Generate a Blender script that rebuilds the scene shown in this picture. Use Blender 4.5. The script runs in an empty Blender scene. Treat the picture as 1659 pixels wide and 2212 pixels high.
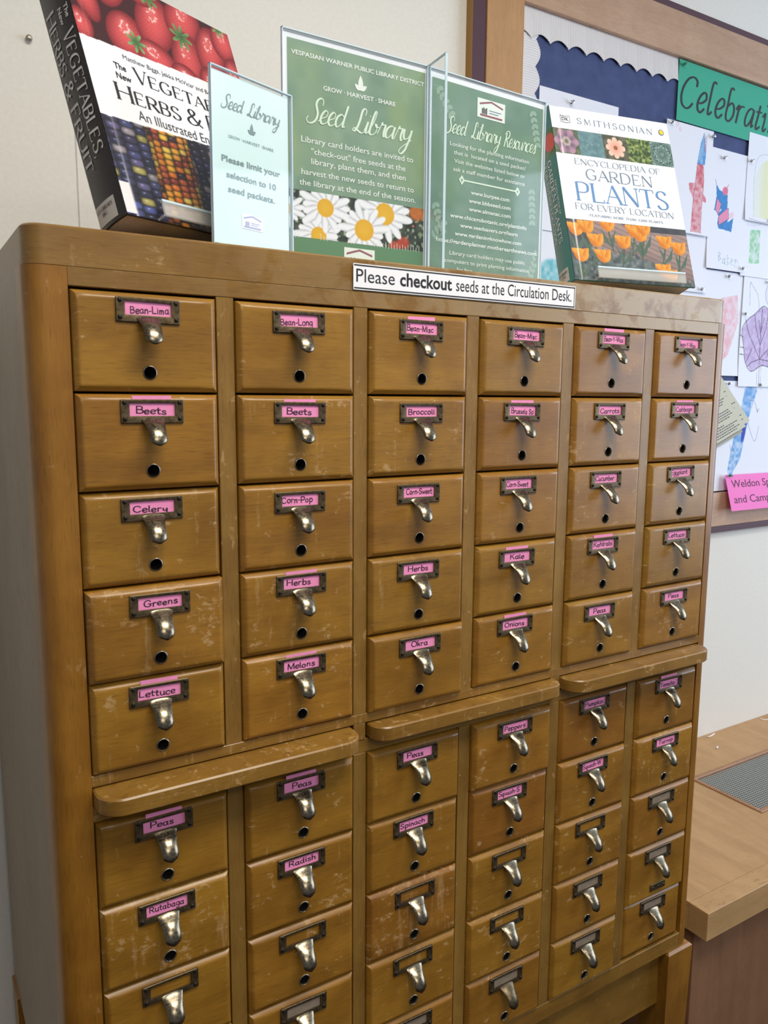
import bpy, math, random
import numpy as np
from mathutils import Matrix, Vector

random.seed(7)
RNG = np.random.RandomState(11)
SC = bpy.context.scene
COL = SC.collection

# ------------------------------------------------------------------ camera, world, lights, exposure
W_PX, H_PX, F_PX = 1659.0, 2212.0, 1711.478
YAW, PITCH, ROLL = 0.55407, 0.14238, 0.00661
CAM = Vector((-0.15819, -0.85018, 1.59462))
fwd0 = Vector((math.sin(YAW), math.cos(YAW), 0)); right0 = Vector((math.cos(YAW), -math.sin(YAW), 0)); upw = Vector((0, 0, 1))
fwd = math.cos(PITCH) * fwd0 - math.sin(PITCH) * upw
upc = math.sin(PITCH) * fwd0 + math.cos(PITCH) * upw
cr = math.cos(ROLL) * right0 + math.sin(ROLL) * upc
cu = -math.sin(ROLL) * right0 + math.cos(ROLL) * upc
cam = bpy.data.cameras.new('camera'); camo = bpy.data.objects.new('camera', cam); COL.objects.link(camo)
camo.matrix_world = Matrix(((cr.x, cu.x, -fwd.x, CAM.x), (cr.y, cu.y, -fwd.y, CAM.y), (cr.z, cu.z, -fwd.z, CAM.z), (0, 0, 0, 1)))
cam.sensor_fit = 'VERTICAL'; cam.sensor_height = 24.0; cam.lens = F_PX / H_PX * 24.0
cam.clip_start = 0.01
cam.dof.use_dof = True; cam.dof.focus_distance = 1.35; cam.dof.aperture_fstop = cam.lens / 1000 / 0.0022
SC.camera = camo
SC.view_settings.view_transform = 'Standard'; SC.view_settings.look = 'None'
SC.view_settings.gamma = 1.0; SC.view_settings.use_curve_mapping = False
SC.view_settings.exposure = 0.0

world = bpy.data.worlds.new('world'); SC.world = world; world.use_nodes = True
bg = world.node_tree.nodes['Background']
bg.inputs['Color'].default_value = (0.86, 0.90, 1.0, 1); bg.inputs['Strength'].default_value = 0.22


def area(name, loc, target, sx, sy, power, color):
    d = bpy.data.lights.new(name, 'AREA'); d.shape = 'RECTANGLE'; d.size = sx; d.size_y = sy
    d.energy = power; d.color = color
    o = bpy.data.objects.new(name, d); COL.objects.link(o); o.location = loc
    o.rotation_euler = (Vector(target) - Vector(loc)).to_track_quat('-Z', 'Y').to_euler()
    return o


area('ceiling_panel_light', (0.5, -0.95, 2.95), (0.5, -0.95, 0), 1.2, 0.6, 36, (1.0, 0.94, 0.84))
area('ceiling_panel_light', (-0.3, -2.6, 2.95), (-0.3, -2.6, 0), 1.2, 0.6, 26, (1.0, 0.94, 0.84))
area('window_daylight', (3.5, -1.2, 1.9), (0.9, 0.3, 1.6), 2.0, 1.7, 56, (0.70, 0.82, 1.0))

# ------------------------------------------------------------------ helpers


def lin(c):
    c = np.asarray(c, float) / 255.0
    return np.where(c <= 0.04045, c / 12.92, ((c + 0.055) / 1.055) ** 2.4)


def rgba(c):
    r = lin(c); return (float(r[0]), float(r[1]), float(r[2]), 1.0)


def mesh_obj(name, verts, faces, mats, parent=None, mi=None, smooth=False, matrix=None):
    me = bpy.data.meshes.new(name)
    me.from_pydata([tuple(v) for v in verts], [], [tuple(f) for f in faces])
    if not isinstance(mats, (list, tuple)): mats = [mats]
    for m in mats: me.materials.append(m)
    if mi is not None: me.polygons.foreach_set('material_index', np.array(mi, 'i'))
    if smooth: me.polygons.foreach_set('use_smooth', np.ones(len(me.polygons), bool))
    me.update()
    o = bpy.data.objects.new(name, me); COL.objects.link(o)
    if parent: o.parent = parent
    if matrix is not None: o.matrix_local = matrix
    return o


def empty(name, loc=(0, 0, 0), parent=None, matrix=None):
    o = bpy.data.objects.new(name, None); COL.objects.link(o); o.location = loc; o.empty_display_size = 0.05
    if matrix is not None: o.matrix_world = matrix
    if parent: o.parent = parent
    return o


def tag(o, label, cat, group=None):
    o['label'] = label; o['category'] = cat
    if group: o['group'] = group
    return o


class MB:
    """collects shapes into one mesh"""
    def __init__(s): s.v = []; s.f = []; s.m = []

    def add(s, verts, faces, mi=0):
        k = len(s.v); s.v += [tuple(map(float, p)) for p in verts]
        s.f += [tuple(int(i) + k for i in f) for f in faces]; s.m += [mi] * len(faces)

    def box(s, x0, x1, y0, y1, z0, z1, mi=0, b=0.0, M=None):
        """box with chamfered edges of size b"""
        if b <= 0:
            v = [(x, y, z) for z in (z0, z1) for y in (y0, y1) for x in (x0, x1)]
            f = [(0, 2, 3, 1), (4, 5, 7, 6), (0, 1, 5, 4), (2, 6, 7, 3), (0, 4, 6, 2), (1, 3, 7, 5)]
        else:
            v = []; idx = {}
            c = [(x0, x1), (y0, y1), (z0, z1)]
            for ix in (0, 1):
                for iy in (0, 1):
                    for iz in (0, 1):
                        for ax in range(3):
                            p = [c[0][ix], c[1][iy], c[2][iz]]
                            for a in range(3):
                                if a != ax: p[a] += b if (ix, iy, iz)[a] == 0 else -b
                            idx[(ix, iy, iz, ax)] = len(v); v.append(p)
            f = []
            for ax in range(3):
                o1, o2 = [a for a in range(3) if a != ax]
                for sgn in (0, 1):
                    q = []
                    for (i, j) in ((0, 0), (1, 0), (1, 1), (0, 1)):
                        t = [0, 0, 0]; t[ax] = sgn; t[o1] = i; t[o2] = j
                        q.append(idx[(t[0], t[1], t[2], ax)])
                    flip = (sgn == 0) ^ (ax == 1)
                    f.append(tuple(q[::-1]) if flip else tuple(q))
            for ax in range(3):
                o1, o2 = [a for a in range(3) if a != ax]
                for i in (0, 1):
                    for j in (0, 1):
                        t0 = [0, 0, 0]; t0[o1] = i; t0[o2] = j
                        t1 = list(t0); t1[ax] = 1
                        f.append((idx[(*t0, o1)], idx[(*t1, o1)], idx[(*t1, o2)], idx[(*t0, o2)]))
            for ix in (0, 1):
                for iy in (0, 1):
                    for iz in (0, 1): f.append(tuple(idx[(ix, iy, iz, a)] for a in range(3)))
        if M is not None: v = [tuple(M @ Vector(p)) for p in v]
        s.add(v, f, mi)

    def prism(s, poly, z0, z1, mi=0, M=None, cap=True):
        n = len(poly)
        v = [(x, y, z0) for x, y in poly] + [(x, y, z1) for x, y in poly]
        f = [(i, (i + 1) % n, n + (i + 1) % n, n + i) for i in range(n)]
        if cap: f += [tuple(range(n))[::-1], tuple(range(n, 2 * n))]
        if M is not None: v = [tuple(M @ Vector(p)) for p in v]
        s.add(v, f, mi)

    def lathe(s, prof, n=20, M=None, mi=0):
        v = []; f = []
        for r, h in prof:
            for k in range(n):
                a = 2 * math.pi * k / n; v.append((r * math.cos(a), r * math.sin(a), h))
        for i in range(len(prof) - 1):
            for k in range(n):
                f.append((i * n + k, i * n + (k + 1) % n, (i + 1) * n + (k + 1) % n, (i + 1) * n + k))
        f.append(tuple(range(n))[::-1]); f.append(tuple(range((len(prof) - 1) * n, len(prof) * n)))
        if M is not None: v = [tuple(M @ Vector(p)) for p in v]
        s.add(v, f, mi)

    def obj(s, name, mats, parent=None, smooth=False, matrix=None):
        o = mesh_obj(name, s.v, s.f, mats, parent, s.m, smooth, matrix)
        import bmesh
        bm = bmesh.new(); bm.from_mesh(o.data); bmesh.ops.recalc_face_normals(bm, faces=bm.faces); bm.to_mesh(o.data); bm.free()
        return o


def smooth_by_angle(o, deg=40):
    me = o.data
    me.polygons.foreach_set('use_smooth', np.ones(len(me.polygons), bool))
    me.set_sharp_from_angle(angle=math.radians(deg))


# ------------------------------------------------------------------ materials
def mat(name, color=None, rough=0.6, metal=0.0, spec=0.5, coat=0.0, coat_rough=0.2):
    m = bpy.data.materials.new(name); m.use_nodes = True
    b = m.node_tree.nodes['Principled BSDF']
    if color is not None: b.inputs['Base Color'].default_value = rgba(color)
    b.inputs['Roughness'].default_value = rough; b.inputs['Metallic'].default_value = metal
    b.inputs['Specular IOR Level'].default_value = spec
    b.inputs['Coat Weight'].default_value = coat; b.inputs['Coat Roughness'].default_value = coat_rough
    return m


def N(m, t, **kw):
    n = m.node_tree.nodes.new(t)
    for k, v in kw.items():
        if hasattr(n, k): setattr(n, k, v)
        else: n.inputs[k].default_value = v
    return n


def L(m, a, b): m.node_tree.links.new(a, b)


def ramp(m, stops):
    r = N(m, 'ShaderNodeValToRGB'); e = r.color_ramp.elements
    while len(e) < len(stops): e.new(0.5)
    for el, (p, c) in zip(e, stops): el.position = p; el.color = c
    return r


def mixc(m, mode='MIX', fac=None):
    n = N(m, 'ShaderNodeMix', data_type='RGBA', blend_type=mode)
    if fac is not None: n.inputs[0].default_value = fac
    return n


def wood(name, dark, light, axis='X', scuff=(196, 160, 108), rough=0.38, coat=0.25, per_object=True, scuff_amt=0.5, grain=1.0, blot=0.0):
    """stained wood: fine grain along an axis, slow tone drift, pale scuffs where the finish is worn"""
    m = mat(name, light, rough, coat=coat, coat_rough=0.22)
    b = m.node_tree.nodes['Principled BSDF']
    tc = N(m, 'ShaderNodeTexCoord'); oi = N(m, 'ShaderNodeObjectInfo')
    add = N(m, 'ShaderNodeVectorMath', operation='ADD'); L(m, tc.outputs['Object'], add.inputs[0])
    mul = N(m, 'ShaderNodeMath', operation='MULTIPLY'); L(m, oi.outputs['Random'], mul.inputs[0]); mul.inputs[1].default_value = 7.3 if per_object else 0
    L(m, mul.outputs[0], add.inputs[1])
    fine = {'X': (34, 90, 620), 'Z': (620, 90, 34), 'Y': (620, 34, 90)}[axis]
    slow = {'X': (3, 6, 22), 'Z': (22, 6, 3), 'Y': (22, 3, 6)}[axis]
    mp = N(m, 'ShaderNodeMapping'); mp.inputs['Scale'].default_value = fine; L(m, add.outputs[0], mp.inputs['Vector'])
    n1 = N(m, 'ShaderNodeTexNoise', Scale=1.0, Detail=4.0, Roughness=0.6); L(m, mp.outputs[0], n1.inputs['Vector'])
    mp2 = N(m, 'ShaderNodeMapping'); mp2.inputs['Scale'].default_value = slow; L(m, add.outputs[0], mp2.inputs['Vector'])
    n2 = N(m, 'ShaderNodeTexNoise', Scale=1.0, Detail=3.0, Roughness=0.55, Distortion=0.6); L(m, mp2.outputs[0], n2.inputs['Vector'])
    f1 = N(m, 'ShaderNodeMath', operation='MULTIPLY'); L(m, n1.outputs['Fac'], f1.inputs[0]); f1.inputs[1].default_value = 0.36 * grain
    f2 = N(m, 'ShaderNodeMath', operation='MULTIPLY_ADD'); L(m, n2.outputs['Fac'], f2.inputs[0]); f2.inputs[1].default_value = 0.6; L(m, f1.outputs[0], f2.inputs[2])
    r = ramp(m, [(0.16, rgba(dark)), (0.74, rgba(light))]); L(m, f2.outputs[0], r.inputs['Fac'])
    # tone shift per object
    hsv = N(m, 'ShaderNodeHueSaturation'); L(m, r.outputs['Color'], hsv.inputs['Color'])
    at = N(m, 'ShaderNodeAttribute', attribute_type='OBJECT', attribute_name='tone')
    v = N(m, 'ShaderNodeMath', operation='MULTIPLY_ADD'); L(m, at.outputs['Fac'], v.inputs[0]); v.inputs[1].default_value = 1.0; v.inputs[2].default_value = 1.0
    if per_object: L(m, v.outputs[0], hsv.inputs['Value'])
    ah = N(m, 'ShaderNodeAttribute', attribute_type='OBJECT', attribute_name='tint')
    h = N(m, 'ShaderNodeMath', operation='MULTIPLY_ADD'); L(m, ah.outputs['Fac'], h.inputs[0]); h.inputs[1].default_value = 1.0; h.inputs[2].default_value = 0.5
    if per_object: L(m, h.outputs[0], hsv.inputs['Hue'])
    col = hsv.outputs['Color']
    # fine dark pores
    mp3 = N(m, 'ShaderNodeMapping'); mp3.inputs['Scale'].default_value = tuple(s * 1.6 for s in fine); L(m, add.outputs[0], mp3.inputs['Vector'])
    n3 = N(m, 'ShaderNodeTexNoise', Scale=1.0, Detail=1.0); L(m, mp3.outputs[0], n3.inputs['Vector'])
    r3 = ramp(m, [(0.62, (0, 0, 0, 1)), (0.74, (1, 1, 1, 1))]); L(m, n3.outputs['Fac'], r3.inputs['Fac'])
    mx = mixc(m); L(m, col, mx.inputs['A']); mx.inputs['B'].default_value = rgba([c * 0.62 for c in dark])
    fm = N(m, 'ShaderNodeMath', operation='MULTIPLY'); L(m, r3.outputs['Color'], fm.inputs[0]); fm.inputs[1].default_value = 0.35
    L(m, fm.outputs[0], mx.inputs[0]); col = mx.outputs['Result']
    # uneven darkened finish
    nb = N(m, 'ShaderNodeTexNoise', Scale=13.0, Detail=3.0, Roughness=0.5, Distortion=0.4); L(m, add.outputs[0], nb.inputs['Vector'])
    rb = ramp(m, [(0.36, (0.66, 0.58, 0.50, 1)), (0.60, (1, 1, 1, 1))]); L(m, nb.outputs['Fac'], rb.inputs['Fac'])
    mb = mixc(m, 'MULTIPLY', 0.55 if scuff_amt > .2 else .2); L(m, col, mb.inputs['A']); L(m, rb.outputs['Color'], mb.inputs['B']); col = mb.outputs['Result']
    # pale scuffs
    if scuff_amt > 0:
        st = {'X': (70, 60, 120), 'Z': (120, 60, 70), 'Y': (120, 70, 60)}[axis]
        mp4 = N(m, 'ShaderNodeMapping'); mp4.inputs['Scale'].default_value = st; L(m, add.outputs[0], mp4.inputs['Vector'])
        n4 = N(m, 'ShaderNodeTexNoise', Scale=1.0, Detail=6.0, Roughness=0.72, Distortion=0.5); L(m, mp4.outputs[0], n4.inputs['Vector'])
        n5 = N(m, 'ShaderNodeTexNoise', Scale=26.0, Detail=2.0); L(m, add.outputs[0], n5.inputs['Vector'])
        s1 = N(m, 'ShaderNodeMath', operation='MULTIPLY_ADD'); L(m, n5.outputs['Fac'], s1.inputs[0]); s1.inputs[1].default_value = 0.42; L(m, n4.outputs['Fac'], s1.inputs[2])
        aw = N(m, 'ShaderNodeAttribute', attribute_type='OBJECT', attribute_name='wear')
        s2 = N(m, 'ShaderNodeMath', operation='MULTIPLY_ADD'); L(m, aw.outputs['Fac'], s2.inputs[0]); s2.inputs[1].default_value = 0.10; L(m, s1.outputs[0], s2.inputs[2])
        r4 = ramp(m, [(0.90, (0, 0, 0, 1)), (0.97, (1, 1, 1, 1))]); L(m, s2.outputs[0], r4.inputs['Fac'])
        fm2 = N(m, 'ShaderNodeMath', operation='MULTIPLY'); L(m, r4.outputs['Color'], fm2.inputs[0]); fm2.inputs[1].default_value = scuff_amt
        mx2 = mixc(m); L(m, col, mx2.inputs['A']); mx2.inputs['B'].default_value = rgba(scuff); L(m, fm2.outputs[0], mx2.inputs[0]); col = mx2.outputs['Result']
        if axis == 'X' and per_object:   # rubbed vertical runs below the handles
            mp7 = N(m, 'ShaderNodeMapping'); mp7.inputs['Scale'].default_value = (75, 40, 9); L(m, add.outputs[0], mp7.inputs['Vector'])
            n7 = N(m, 'ShaderNodeTexNoise', Scale=1.0, Detail=5.0, Roughness=0.7); L(m, mp7.outputs[0], n7.inputs['Vector'])
            s7 = N(m, 'ShaderNodeMath', operation='MULTIPLY_ADD'); L(m, aw.outputs['Fac'], s7.inputs[0]); s7.inputs[1].default_value = 0.11; L(m, n7.outputs['Fac'], s7.inputs[2])
            s8 = N(m, 'ShaderNodeMath', operation='MULTIPLY_ADD'); L(m, n4.outputs['Fac'], s8.inputs[0]); s8.inputs[1].default_value = 0.35; L(m, s7.outputs[0], s8.inputs[2])
            r7 = ramp(m, [(0.86, (0, 0, 0, 1)), (0.98, (1, 1, 1, 1))]); L(m, s8.outputs[0], r7.inputs['Fac'])
            f7 = N(m, 'ShaderNodeMath', operation='MULTIPLY'); L(m, r7.outputs['Color'], f7.inputs[0]); f7.inputs[1].default_value = 0.42
            mx7 = mixc(m); L(m, col, mx7.inputs['A']); mx7.inputs['B'].default_value = rgba(scuff); L(m, f7.outputs[0], mx7.inputs[0]); col = mx7.outputs['Result']
        rr = N(m, 'ShaderNodeMath', operation='MULTIPLY_ADD'); L(m, r4.outputs['Color'], rr.inputs[0]); rr.inputs[1].default_value = 0.25; rr.inputs[2].default_value = rough
        L(m, rr.outputs[0], b.inputs['Roughness'])
    if blot > 0:   # water rings and darker blots
        n6 = N(m, 'ShaderNodeTexNoise', Scale=24.0, Detail=5.0, Roughness=0.6, Distortion=0.5); L(m, add.outputs[0], n6.inputs['Vector'])
        r6 = ramp(m, [(0.40, (0, 0, 0, 1)), (0.50, (1, 1, 1, 1))]); L(m, n6.outputs['Fac'], r6.inputs['Fac'])
        fm3 = N(m, 'ShaderNodeMath', operation='MULTIPLY'); L(m, r6.outputs['Color'], fm3.inputs[0])
        sx = N(m, 'ShaderNodeSeparateXYZ'); L(m, tc.outputs['Object'], sx.inputs[0])
        gx = N(m, 'ShaderNodeMapRange'); L(m, sx.outputs['X'], gx.inputs['Value'])
        gx.inputs['From Min'].default_value = 0.1; gx.inputs['From Max'].default_value = 0.75; gx.inputs['To Min'].default_value = 0.05; gx.inputs['To Max'].default_value = blot
        L(m, gx.outputs[0], fm3.inputs[1])
        mx3 = mixc(m); L(m, col, mx3.inputs['A']); mx3.inputs['B'].default_value = rgba((168, 146, 108)); L(m, fm3.outputs[0], mx3.inputs[0]); col = mx3.outputs['Result']
    L(m, col, b.inputs['Base Color'])
    bp = N(m, 'ShaderNodeBump', Strength=0.08, Distance=0.0006); L(m, n1.outputs['Fac'], bp.inputs['Height']); L(m, bp.outputs[0], b.inputs['Normal'])
    return m


WD_D, WD_L = (116, 78, 20), (177, 128, 42)
M_drawer = wood('drawer_wood', WD_D, WD_L, 'X', scuff_amt=0.6)
M_rail = wood('rail_wood', (110, 76, 26), (162, 121, 50), 'X', scuff_amt=0.55)
M_top = wood('top_board_wood', (110, 78, 30), (160, 119, 52), 'X', scuff_amt=0.4, blot=0.75)
M_post = wood('post_wood', (120, 77, 19), (174, 121, 40), 'Z', scuff_amt=0.35)
M_stile = wood('stile_wood', (114, 81, 32), (166, 128, 60), 'Z', scuff_amt=0.5)
M_side = wood('side_wood', (122, 98, 72), (160, 136, 108), 'Z', scuff_amt=0.1, rough=0.45)
M_dark = mat('dark_interior', (34, 22, 12), 0.9)
M_counter = wood('counter_wood', (164, 124, 80), (204, 162, 112), 'Y', scuff_amt=0.1, rough=0.5, coat=0.1)
M_band = wood('counter_edge_wood', (166, 128, 82), (208, 168, 116), 'X', scuff_amt=0.1, rough=0.5, coat=0.1)
M_lowbody = wood('low_cabinet_wood', (120, 84, 58), (156, 114, 82), 'Z', scuff_amt=0.1, rough=0.5, coat=0.1)
M_oakh = wood('oak_frame_wood', (168, 130, 102), (206, 170, 140), 'X', scuff_amt=0.0, rough=0.5, coat=0.1, grain=1.2)
M_oakv = wood('oak_frame_upright_wood', (166, 120, 74), (206, 160, 110), 'Z', scuff_amt=0.0, rough=0.5, coat=0.1, grain=1.2)
M_maroon = mat('maroon_trim', (84, 52, 62), 0.5)
M_mustard = mat('shaded_side_wood', (158, 116, 52), 0.5)  # wood of the frame's side, its shade put into the colour


def noisy(name, c0, c1, scale, rough, metal=0.0, bump=0.0, detail=3.0, rough2=None, spec=0.5):
    m = mat(name, c0, rough, metal, spec); b = m.node_tree.nodes['Principled BSDF']
    tc = N(m, 'ShaderNodeTexCoord'); n = N(m, 'ShaderNodeTexNoise', Scale=scale, Detail=detail, Roughness=0.6); L(m, tc.outputs['Object'], n.inputs['Vector'])
    r = ramp(m, [(0.35, rgba(c0)), (0.68, rgba(c1))]); L(m, n.outputs['Fac'], r.inputs['Fac']); L(m, r.outputs['Color'], b.inputs['Base Color'])
    if bump: bp = N(m, 'ShaderNodeBump', Strength=bump, Distance=0.001); L(m, n.outputs['Fac'], bp.inputs['Height']); L(m, bp.outputs[0], b.inputs['Normal'])
    if rough2 is not None:
        mr = N(m, 'ShaderNodeMapRange'); L(m, n.outputs['Fac'], mr.inputs['Value']); mr.inputs['From Min'].default_value = 0.35; mr.inputs['From Max'].default_value = 0.68
        mr.inputs['To Min'].default_value = rough; mr.inputs['To Max'].default_value = rough2; L(m, mr.outputs[0], b.inputs['Roughness'])
    return m


M_plate = noisy('aged_brass_plate', (92, 78, 58), (122, 104, 76), 160, 0.42, 0.85, rough2=0.55)
M_pull = noisy('worn_brass_pull', (122, 112, 94), (152, 141, 120), 420, 0.21, 1.0, rough2=0.34, detail=3)
M_pulldull = noisy('dull_brass_pull', (96, 84, 66), (120, 106, 84), 200, 0.4, 1.0)
M_screw = mat('dark_screw', (62, 54, 44), 0.42, 0.9)
M_slot = mat('screw_slot', (18, 15, 12), 0.8)
M_ferrule = mat('steel_ferrule', (150, 140, 124), 0.35, 1.0)
M_hole = mat('hole_interior', (26, 20, 15), 0.9)
M_pink = noisy('pink_card', (246, 146, 194), (249, 154, 199), 60, 0.75)
M_kraft = noisy('grey_card', (128, 112, 94), (146, 130, 110), 60, 0.8)
M_ink = mat('black_marker_ink', (42, 20, 38), 0.6)
M_black = mat('black_print', (28, 28, 32), 0.6)
M_wall = noisy('painted_wall', (236, 232, 221), (241, 237, 227), 140, 0.75, bump=0.05, spec=0.3)
M_seam = mat('wall_seam', (196, 193, 184), 0.8)
M_floor = noisy('dark_carpet', (52, 44, 38), (74, 62, 52), 180, 0.95, bump=0.5, spec=0.1)
M_ceil = mat('ceiling_paint', (235, 233, 226), 0.9)
M_paper = mat('white_paper', (246, 246, 248), 0.8)
M_navy = noisy('navy_backing_paper', (66, 78, 120), (76, 88, 132), 30, 0.75, spec=0.3)
M_green = mat('green_paper', (62, 174, 144), 0.75)
M_pinksign = mat('pink_paper', (250, 130, 200), 0.75)
M_steel = mat('pin_steel', (190, 190, 192), 0.25, 1.0)
M_pages = noisy('page_edges', (176, 158, 140), (196, 178, 160), 300, 0.85)
M_white = mat('white_print', (246, 247, 248), 0.6)
M_silver = mat('silver_print', (222, 218, 216), 0.5)
M_bluegrey = mat('bluegrey_print', (116, 138, 160), 0.6)
M_blue = mat('blue_print', (98, 146, 198), 0.6)
M_greytxt = mat('hazed_grey_print', (138, 156, 156), 0.6)  # notice lettering, greyed by haze put into the colour
M_mintlogo = mat('lavender_print', (170, 168, 208), 0.6)
M_mesh = mat('grille_metal', (176, 178, 172), 0.5, 0.5)
M_grillewood = wood('grille_frame_wood', (140, 96, 62), (180, 132, 92), 'X', scuff_amt=0.0, rough=0.5)


def acrylic():
    m = bpy.data.materials.new('clear_acrylic'); m.use_nodes = True; nt = m.node_tree; nt.nodes.clear()
    out = N(m, 'ShaderNodeOutputMaterial'); tr = N(m, 'ShaderNodeBsdfTransparent'); tr.inputs['Color'].default_value = (0.965, 0.98, 0.985, 1)
    gl = N(m, 'ShaderNodeBsdfGlossy', Roughness=0.05); fr = N(m, 'ShaderNodeFresnel', IOR=1.45); mx = N(m, 'ShaderNodeMixShader')
    ge = N(m, 'ShaderNodeNewGeometry'); inv = N(m, 'ShaderNodeMath', operation='SUBTRACT'); inv.inputs[0].default_value = 1.0; L(m, ge.outputs['Backfacing'], inv.inputs[1])
    fm = N(m, 'ShaderNodeMath', operation='MULTIPLY'); L(m, fr.outputs[0], fm.inputs[0]); L(m, inv.outputs[0], fm.inputs[1])
    L(m, fm.outputs[0], mx.inputs[0]); L(m, tr.outputs[0], mx.inputs[1]); L(m, gl.outputs[0], mx.inputs[2]); L(m, mx.outputs[0], out.inputs['Surface'])
    return m


M_acr = acrylic()
M_frost = bpy.data.materials.new('scuffed_acrylic'); M_frost.use_nodes = True
_b = M_frost.node_tree.nodes['Principled BSDF']; _b.inputs['Base Color'].default_value = rgba((226, 224, 218)); _b.inputs['Roughness'].default_value = .25; _b.inputs['Alpha'].default_value = .38
M_acredge = mat('acrylic_edge', (206, 226, 236), 0.25)


def print_mat(name, rough=0.45, coat=0.0):
    m = mat(name, (255, 255, 255), rough, coat=coat, coat_rough=0.12); b = m.node_tree.nodes['Principled BSDF']
    a = N(m, 'ShaderNodeAttribute', attribute_name='Col'); L(m, a.outputs['Color'], b.inputs['Base Color'])
    return m


M_print = print_mat('printed_picture', 0.6)
M_gloss = print_mat('glossy_printed_cover', 0.35, 0.5)

# ------------------------------------------------------------------ lettering: single-stroke alphabet
GL = {}


def _g(ch, w, *st):
    out = []
    for s in st:
        sm = s.startswith('~'); s = s.lstrip('~')
        out.append((sm, [tuple(map(float, p.split(','))) for p in s.split()]))
    GL[ch] = (w, out)


_g('A', 8, '0,0 4,10', '4,10 8,0', '1.6,3.8 6.4,3.8')
_g('B', 7, '.8,0 .8,10', '~.8,10 3.6,10 5.6,9.2 6,7.7 5.4,6 3.6,5.3 .8,5.3', '~.8,5.3 4,5.3 6.2,4.4 6.7,2.7 6,.9 4,0 .8,0')
_g('C', 8.2, '~7.6,8 6.6,9.4 4.6,10 2.2,9.2 .8,7.2 .5,5 .8,2.8 2.2,.8 4.6,0 6.6,.6 7.7,2')
_g('D', 9, '.8,0 .8,10', '~.8,10 4,10 7,8.6 8.2,5 7,1.4 4,0 .8,0')
_g('E', 7, '.8,0 .8,10', '.8,10 6,10', '.8,5.2 5,5.2', '.8,0 6.4,0')
_g('F', 6.6, '.8,0 .8,10', '.8,10 6.2,10', '.8,5.2 5,5.2')
_g('G', 9, '~7.6,8 6.6,9.4 4.6,10 2.2,9.2 .8,7.2 .5,5 .8,2.8 2.2,.8 4.6,0 6.6,.6 7.7,1.6', '7.7,1.2 7.7,4.4', '5.2,4.4 8.6,4.4')
_g('H', 8.8, '.8,0 .8,10', '8,0 8,10', '.8,5.2 8,5.2')
_g('I', 1.8, '.9,0 .9,10')
_g('J', 5, '~4.4,10 4.4,2.4 3.6,.4 2,0 .6,1')
_g('K', 8, '.8,0 .8,10', '7,10 .8,4.4', '3,6.2 7.6,0')
_g('L', 6.6, '.8,0 .8,10', '.8,0 6.2,0')
_g('M', 10, '1,0 1.4,10', '1.4,10 5,.5', '5,.5 8.6,10', '8.6,10 9,0')
_g('N', 8.8, '.8,0 .8,10', '.8,10 8,0', '8,0 8,10')
_g('O', 9, '~4.5,10 2.1,9.2 .8,7.2 .5,5 .8,2.8 2.1,.8 4.5,0 6.9,.8 8.2,2.8 8.5,5 8.2,7.2 6.9,9.2 4.5,10')
_g('P', 7, '.8,0 .8,10', '~.8,10 4,10 6.2,9 6.6,7.2 6,5.4 4,4.6 .8,4.6')
_g('R', 7.8, '.8,0 .8,10', '~.8,10 4,10 6.2,9 6.6,7.3 6,5.6 4,4.9 .8,4.9', '3.6,4.9 7.6,0')
_g('S', 6.8, '~6,8.2 5,9.6 3.4,10 1.6,9.4 .8,7.8 1.4,6.2 3.4,5.2 5.4,4 6.2,2.4 5.6,.8 3.6,0 1.8,.4 .6,2')
_g('T', 7.6, '0,10 7.6,10', '3.8,0 3.8,10')
_g('U', 8.6, '~.8,10 .8,3 2,.7 4.3,0 6.6,.7 7.8,3 7.8,10')
_g('V', 8, '0,10 4,0', '4,0 8,10')
_g('W', 11.6, '0,10 3,0', '3,0 5.8,10', '5.8,10 8.6,0', '8.6,0 11.6,10')
_g('X', 8, '0,10 8,0', '0,0 8,10')
_g('Y', 7.6, '0,10 3.8,4.8', '7.6,10 3.8,4.8', '3.8,4.8 3.8,0')
_g('Z', 7, '.4,10 6.6,10', '6.6,10 .2,0', '.2,0 6.8,0')
_g('&', 8.6, '~8.4,0 6,2 3,6 2,8 2.6,9.6 4,10 5.2,9 5,7.4 3,5.4 1,3.6 .6,2 1.6,.4 3.4,0 5.6,1 7,3.4 7.8,5')
_g('a', 6.2, '~5,5.2 3.4,6 1.6,5.4 .6,3.4 1,1 2.6,0 4.2,1 5,3.4', '~5.1,6 4.9,3 5.1,.8 6,.2')
_g('b', 6, '1,10 1,0', '~1,3 2,5.4 3.6,6 5,5 5.4,3 4.8,.8 3.2,0 1,.6')
_g('c', 5.2, '~5,4.8 4,6 2.4,5.8 .9,4.4 .7,2 1.8,.3 3.4,0 5,1')
_g('d', 6.2, '~5,5 3.4,6 1.6,5.4 .6,3.4 1,1 2.6,0 4.2,1 5,3', '~5.3,10 5.1,5 5.1,1 6,.2')
_g('e', 5.4, '~.8,2.9 3,3 5,3.8 4.6,5.4 3,6 1.2,5 .6,2.8 1.4,.6 3.2,0 5.2,1')
_g('f', 4.6, '~5,9 4,10 2.8,9.6 2.2,8 2.2,0', '.6,6 4.2,6')
_g('g', 6, '~5,5.2 3.4,6 1.6,5.4 .6,3.4 1,1.2 2.6,.4 4.2,1.2 5,3.4', '~5.1,6 5.2,0 4.6,-3 2.6,-3.6 1,-2.6')
_g('h', 6, '1,10 1,0', '~1,3.4 2.2,5.4 3.8,6 4.9,5 5,3 5.2,0')
_g('i', 2.2, '1,6 1.2,0', '1.2,8 1.4,8.6')
_g('k', 5.4, '1,10 1,0', '4.8,6 1,2.6', '2.2,3.6 5,0')
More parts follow.
